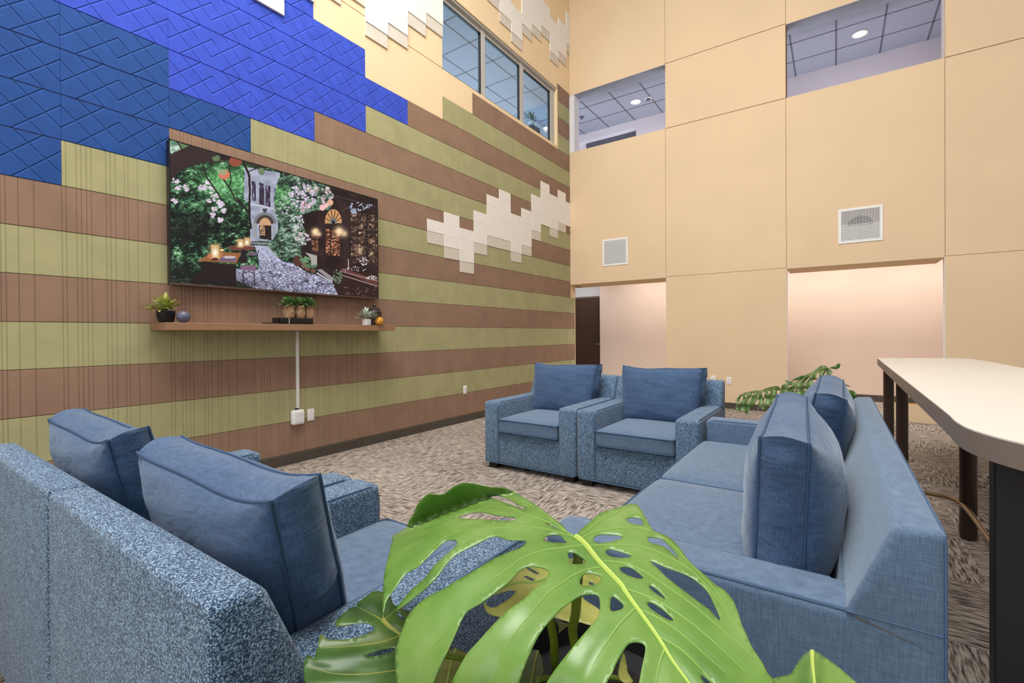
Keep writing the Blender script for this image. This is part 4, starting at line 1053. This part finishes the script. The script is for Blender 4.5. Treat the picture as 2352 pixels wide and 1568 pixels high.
# ------------------------------------------------------------------ monsteras
def leaf_sheet(name, outline, holes, surf, parent, mat, ripple=None, step=11, thick=0.0012, veins=(), veinr=0.0022, veinmat=None):
    """leaf blade: outline and slits triangulated, laid on a curved surface, given thickness"""
    def dens(pl):
        out = []
        for i in range(len(pl)):
            a, c = Vector(pl[i]), Vector(pl[(i + 1) % len(pl)]); k = max(1, int((c - a).length / step))
            out += [a.lerp(c, j / k) for j in range(k)]
        return out
    def smooth(pl):
        n = len(pl); q = []
        for i in range(n):
            p0, p1, p2, p3 = (Vector(pl[(i + j - 1) % n]) for j in range(4))
            q.append(p1); q.append(-0.0625 * p0 + 0.5625 * p1 + 0.5625 * p2 - 0.0625 * p3)
        return q
    loops = [dens(smooth(outline))] + [dens(smooth(h)) for h in holes]
    xs = [p[0] for p in outline]; ys = [p[1] for p in outline]
    def inside(p, pl):
        c = False; n = len(pl)
        for i in range(n):
            a, d = pl[i], pl[(i + 1) % n]
            if (a[1] > p[1]) != (d[1] > p[1]) and p[0] < a[0] + (p[1] - a[1]) * (d[0] - a[0]) / (d[1] - a[1]): c = not c
        return c
    verts = []; edges = []; ok = lambda p: inside(p, loops[0]) and not any(inside(p, h) for h in loops[1:])
    for lp in loops:
        s = len(verts); verts += lp; edges += [(s + i, s + (i + 1) % len(lp)) for i in range(len(lp))]
    allb = list(verts)
    B_ = np.array([(p.x, p.y) for p in allb])
    y = min(ys); r_ = 0
    while y < max(ys):
        x = min(xs) + (step / 2 if r_ % 2 else 0)
        while x < max(xs):
            p = Vector((x, y))
            if ok(p) and np.min(np.hypot(B_[:, 0] - x, B_[:, 1] - y)) > step * 0.5: verts.append(p)
            x += step
        y += step * 0.87; r_ += 1
    res = delaunay_2d_cdt([Vector((v.x, v.y)) for v in verts], edges, [], 0, 1e-4)
    V, F = res[0], res[2]
    bm = BM(); top = []; nrm = []
    def P3(p):
        q = surf(p.x, p.y)
        if ripple:
            q = q + (Vector((0, 0, EYE)) - q).normalized() * ripple(p.x, p.y)
        return q
    for p in V: top.append(bm.verts.new(P3(p)))
    for f in F:
        c = sum((V[i] for i in f), Vector((0, 0))) / len(f)
        if ok(c):
            try: bm.faces.new([top[i] for i in f])
            except ValueError: pass
    for v in [v for v in bm.verts if not v.link_faces]: bm.verts.remove(v)
    bmesh.ops.recalc_face_normals(bm, faces=bm.faces)
    upc = sum(f.normal.z for f in bm.faces)
    if upc < 0: bmesh.ops.reverse_faces(bm, faces=bm.faces)
    bm.normal_update()
    me = bpy.data.meshes.new(name); bm.to_mesh(me); bm.free()
    me.materials.append(mat); me.shade_smooth()
    o = bpy.data.objects.new(name, me); C.objects.link(o); o.parent = parent
    if parent: o.matrix_parent_inverse = Matrix.Translation(-parent.location)
    md = o.modifiers.new('thickness', 'SOLIDIFY'); md.thickness = thick; md.offset = -1
    if veins:
        for part, vs_ in (('midrib', veins[:1]), ('vein_network', veins[1:])):
          if not vs_: continue
          b = BM()
          for i, vl in enumerate(vs_):
            pts = spline([Vector((x, y, 0)) for x, y in vl], 5)
            q3 = [P3(p) for p in pts]; n = len(q3)
            r0 = veinr * (3.4 if part == 'midrib' else 1.0)
            tube(b, [q + Vector((0, 0, r0 * 0.15)) for q in q3], [r0 * (1 - 0.75 * j / (n - 1)) for j in range(n)], 6)
          vo = finish(b, part, veinmat or (M['midrib'] if part == 'midrib' else M['vein']), o)
          vo.matrix_parent_inverse = Matrix.Identity(4)
    return o
def dome(cx, cy, zc, a, tx=0.0, ty=0.0, a2=None):
    """surface z = zc + tx*dx + ty*dy - a*dx^2 - a2*dy^2 ; nearest hit of the line of sight through a sketch point"""
    a2 = a if a2 is None else a2
    def f(x, y):
        d = ray(x, y)
        A = a * d.x ** 2 + a2 * d.y ** 2
        B = d.z - tx * d.x - ty * d.y - 2 * a * d.x * cx - 2 * a2 * d.y * cy
        Cc = EYE - zc + tx * cx + ty * cy + a * cx * cx + a2 * cy * cy
        disc = B * B - 4 * A * Cc
        if A < 1e-9: s = -Cc / B
        elif disc < 0: s = -B / (2 * A)
        else: s = (-B - math.sqrt(disc)) / (2 * A)
        return Vector((d.x * s, d.y * s, EYE + d.z * s))
    return f

mp = thing('monstera_plant', 'large split-leaf monstera in front, between the near armchair and the sofa', 'plant', (-0.42, 0.90, 0))
mp0 = mp.location
b = BM(); lathe(b, [(0, .002), (.14, .002), (.16, .02), (.195, .48), (.20, .50), (.185, .50), (.178, .44), (0, .435)], (0, 0, 0), 36); finish(b, 'planter', M['blackm'], mp)
b = BM(); lathe(b, [(0, .442), (.177, .437)], n=24); finish(b, 'soil', simple('dark_soil', (28, 22, 18), .95, .3, 40), mp)

L1 = [(1321,1231),(1305,1224),(1297,1209.5),(1287,1201.5),(1271,1190),(1253,1175.6),(1232,1161),(1216,1149),(1180,1128),(1151,1120),(1126.6,1119),(1102,1114),(1075,1109.4),(1057,1111),(1037.7,1120.7),(1021,1134.5),(997,1136),(982.8,1135),(970,1146.5),(957,1162.7),(950.5,1180.5),(940.8,1193.4),(935,1209.5),(924.6,1216),(906.8,1227),(902,1228),(899.6,1243.5),(892,1275.8),(884,1308),(880.5,1341),(878.7,1384.6),(880,1412),(885.2,1384.6),(894.9,1366.9),(911,1346),(932.7,1316),(957,1303),(982.8,1279),(1005.4,1256.4),(1021.5,1243.5),(1034.5,1239.4),(1047.4,1240.2),(1049,1250),(1034.5,1264.5),(1015,1280.6),(995.7,1300),(974,1329),(946.6,1352),(922,1380),(906,1404),(930.4,1388),(954.6,1368.5),(979,1349),(1005.4,1322.6),(1021.5,1300),(1037.7,1280.6),(1057,1267.7),(1086,1253),(1112,1240),(1131.4,1231.4),(1149,1232),(1162,1238.6),(1183,1240),(1205.7,1241),(1207,1248),(1191,1259.6),(1167,1267.7),(1134.6,1282),(1102,1301.6),(1070,1321),(1037.7,1339),(1019,1352),(987,1367),(962.7,1384.6),(941.7,1405.6),(930.4,1426.6),(919,1457),(909.4,1489.6),(907,1522),(911,1568),(917,1600),(938,1625),(965,1610),(985,1585),(995,1568),(1008,1535),(1024,1502.6),(1040,1468.6),(1060,1423),(1075.5,1400.8),(1104.6,1384.6),(1137,1360.4),(1169,1336),(1187,1316),(1206,1302),(1229,1300),(1251.7,1305),(1261,1314.6),(1253,1332),(1245,1336),(1225.8,1352),(1201.6,1376.5),(1177,1392.7),(1153,1413.7),(1130.5,1436),(1104.6,1465),(1082,1489.6),(1069,1505.8),(1053,1535),(1040,1562),(1036,1600),(1060,1640),(1120,1650),(1170,1620),(1192,1568),(1201.6,1538),(1214.5,1505.8),(1230.7,1470),(1250,1439.5),(1271,1417),(1288.8,1397.5),(1311.4,1381),(1330.8,1368.5),(1347,1364.4),(1367,1364.4),(1376.8,1373),(1377.7,1400.8),(1372.8,1417),(1360,1433),(1339,1457),(1314.6,1486.4),(1290.4,1517),(1271,1543),(1254.9,1568),(1240,1600),(1270,1650),(1350,1660),(1385,1600),(1392,1568),(1405,1546),(1415,1522),(1424,1506),(1434,1489.6),(1443.6,1477.5),(1456.5,1473.5),(1472.7,1475),(1481.6,1483),(1480.8,1501),(1474,1533),(1467.8,1568),(1462,1605),(1500,1670),(1580,1700),(1680,1700),(1780,1660),(1795,1600),(1779,1562),(1763.5,1546),(1753.8,1525),(1739,1502.6),(1724.7,1480),(1715,1457),(1703.7,1433),(1694,1400.8),(1682.7,1376.5),(1665,1355.5),(1642,1341),(1626,1325),(1600,1304),(1580,1284),(1563.5,1259.6),(1544,1238.6),(1521.5,1225.7),(1500,1217.6),(1484,1190),(1474.6,1172.4),(1466.6,1161),(1450.4,1155.4),(1426,1162.7),(1394,1172.4),(1374.5,1180.5),(1356.7,1196.6),(1339,1211),(1329,1221),(1325,1230)]
H1 = [[(1126,1142),(1142,1138.5),(1160,1142),(1177,1150),(1191,1159),(1210,1166),(1204,1168),(1188,1164),(1167,1156),(1147,1148)],
 [(1052,1187),(1068,1180),(1089,1175.6),(1110,1175.6),(1131,1180.5),(1159,1185),(1181,1187),(1184,1193),(1159,1195),(1126,1193),(1086,1191),(1062,1190)],
 [(1248.5,1235.5),(1260,1229),(1273,1227),(1287,1229),(1295,1238.6),(1301.8,1246),(1284,1246),(1268,1245),(1253,1241)],
 [(1252,1199),(1265,1201.5),(1276,1206),(1282.4,1214.4),(1273,1210),(1261,1204.7)],
 [(1304,1269),(1319.5,1269),(1332.5,1277.4),(1345,1286.5),(1339,1294),(1311.5,1294.4),(1307.4,1282)],
 [(1363,1235.4),(1374.5,1227.3),(1394,1226.5),(1415,1228),(1432.6,1233),(1415,1240),(1394,1245),(1374.5,1246),(1365,1242.7)],
 [(1390.6,1267.7),(1397,1261),(1410,1262),(1429.4,1267.7),(1450.4,1275),(1442,1280),(1418,1280),(1400,1275.8)],
 [(1423,1305),(1431,1300.8),(1445.6,1301.6),(1461.7,1311.3),(1478,1326),(1468,1328.3),(1448.8,1323.4),(1431,1314.6)],
 [(1437.5,1192),(1452,1187.5),(1472,1190.5),(1478,1204),(1466.6,1204.7),(1452,1201.5)],
 [(1489,1233),(1503.7,1233.8),(1521.5,1237),(1539,1254.7),(1560,1279),(1547.3,1272.6),(1528,1256.4),(1511.8,1250.7),(1492.4,1245)],
 [(1492.4,1288),(1507,1292),(1531,1303),(1555.5,1311.3),(1577.7,1320),(1598.7,1333),(1614.9,1347.5),(1629,1363.6),(1639,1384.6),(1650,1408),(1655,1425),(1642,1413.7),(1629.4,1399),(1610,1386),(1585.8,1366.9),(1561.6,1349),(1529,1323),(1511.8,1305)],
 [(1490.5,1346),(1497,1345),(1510,1354),(1523,1367),(1529.3,1376.5),(1516.3,1368.5),(1500,1357)],
 [(1485.6,1384.6),(1497,1383),(1516.3,1394.3),(1537.3,1412),(1547.8,1424),(1537.3,1423.4),(1516.3,1412),(1495.3,1397.5)],
 [(1401.6,1387.9),(1404,1371.7),(1411.3,1370),(1424,1379.8),(1432.3,1389.5),(1429,1397.5),(1417.8,1401.6),(1403.2,1402.4)],
 [(1331,1339),(1337,1322),(1352,1315),(1379,1322),(1378,1335),(1365,1342),(1345,1344)],
 [(1608,1549),(1623,1557.5),(1640,1575),(1655,1600),(1632,1585),(1618,1568)]]
V1 = [[(1323,1233),(1345.4,1251.6),(1377.7,1292),(1426,1343),(1437,1360),(1469.5,1405.6),(1510,1462),(1545,1518.7),(1581,1568),(1610,1610)],
 [(1325,1235),(1287,1224),(1248.5,1214),(1200,1209.6),(1159,1212),(1100,1214),(1060,1219),(1029.6,1229),(997,1251.6),(957,1296)],
 [(1318,1231),(1281,1211),(1248.5,1195),(1200,1178),(1167,1166),(1102,1160.5),(1029.6,1162),(989,1174)],
 [(1300,1220),(1271,1196),(1240,1171),(1200,1150),(1160,1134),(1102,1121)],
 [(1340,1252),(1297,1257),(1248.5,1264.5),(1200,1282),(1170,1304),(1134.6,1329),(1085,1370),(1040,1430),(985,1500),(955,1575)],
 [(1379,1303),(1345,1309),(1313,1324),(1298.5,1334),(1258,1363.6),(1217.7,1410.5),(1177,1462),(1153,1505.8),(1125,1575)],
 [(1458,1398),(1424,1433),(1400,1465.4),(1371,1510.6),(1340,1575)],
 [(1526,1492),(1513,1530),(1504,1580)],
 [(1328,1233),(1361.5,1209.5),(1410,1180.5),(1450.4,1162)],
 [(1332,1237),(1369.6,1220.9),(1426,1212.8),(1474.6,1213),(1512,1229),(1547,1253),(1575,1284),(1606,1315),(1650,1365),(1688,1435)],
 [(1350,1254),(1410,1251.6),(1474.6,1256.4),(1523,1272.6),(1578,1303),(1608,1329),(1650,1378),(1690,1450)],
 [(1385,1288.7),(1434,1293.6),(1474.6,1309.7),(1507,1330),(1545,1356),(1594,1391),(1642,1432),(1674.6,1459),(1735,1512)],
 [(1437,1353),(1481,1367),(1529,1391),(1577.7,1423),(1626,1462),(1674.6,1506),(1715,1546)],
 [(1464,1397.5),(1513,1420),(1561.6,1452.5),(1610,1494.5),(1665,1543)],
 [(1514,1463),(1561.6,1489.6),(1605,1530),(1640,1570)]]
J1 = (1325, 1235)
def seg_d(x, y, pl):
    best = 1e9
    for (x1, y1), (x2, y2) in zip(pl, pl[1:]):
        L2 = (x2 - x1) ** 2 + (y2 - y1) ** 2; t_ = max(0, min(1, ((x - x1) * (x2 - x1) + (y - y1) * (y2 - y1)) / L2))
        best = min(best, math.hypot(x - x1 - t_ * (x2 - x1), y - y1 - t_ * (y2 - y1)))
    return best
def rip1(x, y):
    d = min(seg_d(x, y, v) for v in V1)
    r = math.hypot(x - J1[0], y - J1[1])
    return -0.004 * math.exp(-(d / 24) ** 2) * min(1, 0.35 + r / 250) + 0.006 - 0.11 * (max(0, r - 190) / 310) ** 1.7 * max(0, min(1, (1420 - x) / 150)) * max(0, min(1, (y - 1150) / 140))
S1 = dome(-0.36, 0.60, 0.905, 0.50, 0.08, 0.07, 0.32)
leaf_sheet('leaf', L1, H1, S1, mp, M['leaf'], rip1, 9, 0.0012, V1, 0.0013)
L2 = [(870.6,1357),(854.5,1358.8),(835,1373),(820.5,1386),(820.5,1392.7),(809,1394),(789.9,1407),(777,1420),(768.9,1431.5),(777,1438),(809,1433),(841.6,1430),(859.4,1438),(857.7,1447.6),(833.5,1459),(801,1467),(768.9,1468.6),(747.9,1465.4),(739.8,1455.7),(733,1465),(730,1484.8),(723.6,1502.6),(721,1512),(709,1502.6),(701,1512),(697.8,1530),(699.4,1554),(703,1570),(735,1600),(850,1620),(925,1600),(942,1500),(950,1415),(930,1400),(914,1391),(905,1389.5),(898,1373),(888,1362)]
S2 = dome(-0.72, 0.56, 0.70, 0.5, 0.0, -0.10, 0.5)
V2 = [[(880.3,1425),(893,1438),(919,1457),(940,1475)],[(880.3,1425),(841.6,1404),(822,1394)],[(880.3,1425),(881,1400),(878,1370)],[(880.3,1425),(902,1407),(915,1393)],[(919,1460),(874,1475),(817,1483),(761,1487),(735,1488)],[(925,1537),(841.6,1548),(761,1546),(708,1528)]]
rip2 = lambda x, y: -0.006 * math.exp(-(min(seg_d(x, y, v) for v in V2) / 12) ** 2) + 0.003 * math.sin(y * 0.12 + x * 0.02)
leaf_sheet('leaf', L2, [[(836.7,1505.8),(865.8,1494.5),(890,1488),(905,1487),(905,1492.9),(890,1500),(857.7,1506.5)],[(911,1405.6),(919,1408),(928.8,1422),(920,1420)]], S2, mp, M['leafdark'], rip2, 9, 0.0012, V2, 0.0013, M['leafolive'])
L3 = [(1111,1378),(1125,1362),(1150,1335),(1180,1300),(1220,1284),(1290,1280),(1360,1290),(1392,1310),(1394,1345),(1352,1350),(1336,1368),(1354,1384),(1378,1400),(1374,1420),(1362,1436),(1334,1428),(1310,1428),(1275,1417),(1245,1408),(1200,1405),(1165,1418),(1145,1415),(1117.5,1405)]
S3 = dome(-0.47, 0.74, 0.70, 0.4, 0.05, 0.0, 0.4)
V3 = [[(1300,1300),(1240,1335),(1190,1338),(1148,1349)],[(1300,1300),(1236,1305),(1200,1300)],[(1330,1310),(1355,1318),(1382,1334)],[(1300,1300),(1260,1380),(1240,1405)]]
leaf_sheet('leaf', L3, [[(1112,1379),(1126,1368.5),(1164,1356),(1180,1355),(1183,1359),(1172,1372),(1153,1385),(1134,1395),(1121,1391)],[(1203,1323),(1210,1322),(1229,1331),(1220,1333)],[(1207,1303),(1215,1303),(1238,1316),(1230,1317)],[(1352,1337),(1358,1336),(1366,1342),(1358,1344)]], S3, mp, M['leafolive'], None, 8, 0.0012, V3, 0.0012, M['vein'])
L4 = [(1776,1558),(1800,1551),(1817.6,1545.6),(1833.5,1517),(1849.5,1498.7),(1865.4,1494),(1881,1498.7),(1919.6,1526),(1958,1558),(1985,1585),(2010,1640),(1880,1680),(1760,1640),(1765,1575)]
S4 = dome(0.02, 0.50, 0.80, 2.2, 0.0, 0.10, 0.6)
rip4 = lambda x, y: 0.02 * math.exp(-((x - 1868 + (y - 1495) * 0.05) / 22) ** 2)
leaf_sheet('leaf', L4, [], S4, mp, M['leaf'], rip4, 8, 0.0012, [[(1866,1498),(1868,1540),(1880,1640)]], 0.0010)
L5 = [(1215,1500),(1222.6,1491),(1234,1493),(1245,1505.8),(1250,1523.6),(1249,1546),(1248.5,1568),(1248,1610),(1180,1620),(1190,1560)]
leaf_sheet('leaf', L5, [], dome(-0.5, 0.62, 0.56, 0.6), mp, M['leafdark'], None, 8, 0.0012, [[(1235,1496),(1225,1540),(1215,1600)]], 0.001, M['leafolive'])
L6 = [(1015,1516),(1024,1498),(1040,1488),(1074,1499),(1068,1515),(1055,1540),(1050,1580),(1035,1620),(960,1620),(985,1560)]
leaf_sheet('leaf', L6, [], dome(-0.58, 0.6, 0.58, 0.6), mp, M['leafolive'], None, 8, 0.0012, [[(1046,1492),(1032,1540),(1020,1610)],[(1008,1535),(1036,1562),(1050,1580)]], 0.001)
L7 = [(1430,1500),(1436,1506),(1443,1545),(1455,1564),(1440,1568),(1424,1560),(1420,1540)]
leaf_sheet('leaf', L7, [], dome(-0.36, 0.66, 0.55, 0.6), mp, M['leafolive'], None, 7, 0.0012)
L8 = [(1278,1424),(1300,1430),(1312,1432),(1298,1440),(1283,1452),(1284,1440)]
leaf_sheet('leaf', L8, [], dome(-0.42, 0.72, 0.62, 0.6), mp, M['leafolive'], None, 6, 0.0012)
def pstem(pts, r):
    b = BM(); tube(b, [p - Vector(mp0) for p in spline(pts, 8)], r, 10); return finish(b, 'petiole', M['stem'], mp)
j = S1(1325, 1237) - Vector((0, 0, .004))
pstem([j, j + Vector((-.005, .012, -.04)), on_z(1323, 1400, .74), on_z(1318, 1470, .64), Vector((-.41, .86, .44))], [.007] * 8 + [.0085] * 25)
pstem([on_z(1262, 1412, .70), on_z(1272, 1470, .62), on_z(1279, 1540, .50), Vector((-.45, .86, .44))], [.0085] * 25)
j2 = S2(881, 1426) - Vector((0, 0, .003)); pstem([j2, j2 + Vector((.04, .05, -.06)), Vector((-.52, .82, .50)), Vector((-.47, .88, .44))], .006)
pstem([S4(1868, 1540) - Vector((0, 0, .004)), Vector((-.10, .62, .62)), Vector((-.34, .82, .44))], .006)
for x, y, s, a in ((1235, 1560, .56, -.05), (1030, 1590, .58, -.12), (1432, 1560, .50, .04)):
    q = on_z(x, y, s); pstem([q, (q + Vector((-.44, .86, .44))) / 2 + Vector((0, 0, .03)), Vector((-.42 + a * .3, .88, .44))], .005)

# ---- second monstera, behind the sofa
m2 = thing('monstera_plant', 'smaller monstera standing behind the far end of the sofa', 'plant', (-0.25, 4.45, 0))
b = BM(); lathe(b, [(0, .002), (.12, .002), (.14, .02), (.17, .34), (.175, .44), (.16, .44), (.15, .31), (0, .305)], n=32); finish(b, 'planter', M['blackm'], m2)
zoom = lambda pts: [(1680 + x / 7.84, 820 + y / 7.84) for x, y in pts]
def far_leaf(pts, holes, y0, sl, mat, veins=()):
    """blade facing the room on a sloping plane through depth y0 (slope sl: depth gained per metre upward)"""
    def s(x, y):
        d = ray(x, y); t_ = (y0 - sl * 0) / (d.y - sl * d.z) ; return Vector((d.x * t_, d.y * t_, EYE + d.z * t_))
    def rp(x, y): return 0.012 * math.sin(x * 0.22) + 0.006 * math.sin(y * .3)
    return leaf_sheet('leaf', zoom(pts), [zoom(h) for h in holes], s, m2, mat, rp, 2.2, 0.002, [zoom(v) for v in veins], 0.0011, M['leafolive'])
far_leaf([(80,770),(150,680),(270,630),(450,600),(550,590),(640,550),(690,540),(760,525),(800,515),(850,535),(890,580),(870,600),(830,590),(820,640),(830,740),(780,800),(700,870),(690,840),(640,900),(560,950),(540,920),(510,900),(475,960),(470,900),(500,780),(470,760),(440,800),(420,850),(390,900),(330,920),(320,960),(290,1000),(270,1020),(240,990),(225,970),(180,980),(150,985),(130,965),(60,935),(50,930),(90,850),(130,800),(90,800)],
 [[(170,720),(210,700),(200,760),(150,830),(130,830)],[(240,690),(290,660),(270,720),(230,700)],[(370,655),(405,640),(400,670),(360,690)],[(480,660),(500,650),(495,690),(470,740),(460,740)],[(560,620),(590,615),(600,660),(575,740),(560,700)],[(660,610),(690,600),(705,640),(680,660),(665,650)],[(330,740),(370,690),(350,760),(290,850),(300,800)],[(590,760),(620,720),(610,800),(590,860)],[(155,880),(165,860),(165,940),(150,970)],[(225,840),(240,820),(235,900),(220,880)]],
 4.35, 0.5, M['leaffar'], [[(830,560),(700,580),(540,610),(300,650),(110,740)],[(540,610),(430,760),(330,900)],[(640,595),(580,800),(545,930)],[(740,575),(760,700),(700,840)],[(430,625),(300,780),(230,960)],[(300,650),(200,760),(130,950)]])
far_leaf([(880,600),(870,640),(900,700),(930,720),(1060,715),(1230,700),(1330,690),(1420,650),(1500,590),(1580,520),(1600,460),(1640,400),(1700,455),(1650,330),(1660,230),(1700,250),(1710,350),(1712,450),(1728,450),(1730,345),(1790,310),(1820,265),(1800,230),(1760,215),(1700,160),(1640,150),(1590,160),(1500,240),(1400,290),(1330,320),(1240,340),(1150,375),(1090,420),(1050,440),(990,405),(965,445),(1000,460),(930,490),(900,530)],
 [[(1100,430),(1190,410),(1160,450),(1110,460)],[(1230,450),(1330,350),(1310,380),(1240,460)],[(1300,480),(1450,300),(1430,350),(1320,490)],[(1520,330),(1560,270),(1580,290),(1570,370),(1530,380)],[(1460,420),(1540,400),(1580,420),(1560,460),(1480,460)],[(1090,620),(1160,555),(1170,560),(1110,630)],[(1150,610),(1210,570),(1190,620)],[(1290,580),(1340,570),(1420,640),(1390,640)],[(1430,545),(1500,520),(1460,560)],[(1020,510),(1100,500),(1060,540),(1010,545)],[(985,630),(1000,625),(1015,650),(1000,665)],[(1180,665),(1215,690),(1225,700),(1190,690)]],
 4.5, 0.5, M['leaffar'], [[(1700,190),(1560,250),(1400,320),(1240,420),(1100,520),(950,590)],[(1560,250),(1500,400),(1440,480)],[(1400,320),(1300,500),(1250,680)],[(1700,190),(1640,300),(1600,440)],[(1240,420),(1130,560),(1100,600)]])
far_leaf([(1750,195),(1800,175),(1870,155),(1900,125),(1945,112),(1962,130),(1950,180),(1910,212),(1860,216),(1800,205)], [], 4.5, 0.4, M['leafdark'])
far_leaf([(1985,500),(2010,490),(2070,490),(2130,520),(2128,535),(2080,520),(2010,522),(1990,515)], [], 4.5, 0.4, M['leafdark'])
far_leaf([(2015,570),(2100,585),(2200,605),(2250,660),(2262,720),(2240,770),(2200,822),(2150,790),(2100,740),(2060,640)], [[(2060,640),(2110,655),(2190,690),(2200,700),(2120,690),(2070,660)]], 4.45, 0.4, M['leafdark'])
far_leaf([(680,930),(700,905),(760,890),(850,890),(860,960),(790,1060),(720,1090),(660,1160),(625,1160),(680,1110),(700,1060),(695,990)], [], 4.45, 0.3, M['leafdark'])
def st2(pts, r=.006):
    b = BM(); tube(b, [p - m2.location for p in spline(pts, 6)], r, 8); finish(b, 'petiole', M['stem'], m2)
root2 = Vector((-.25, 4.45, .3))
for x, y, d in ((1720, 450, 4.45), (830, 760, 4.35), (600, 930, 4.36), (1990, 505, 4.5), (1700, 200, 4.42), (2100, 700, 4.42), (700, 1100, 4.4)):
    q = on_y(1680 + x / 7.84, 820 + y / 7.84, d); st2([q, (q + root2) / 2 + Vector((.0, 0.0, .03)), root2])
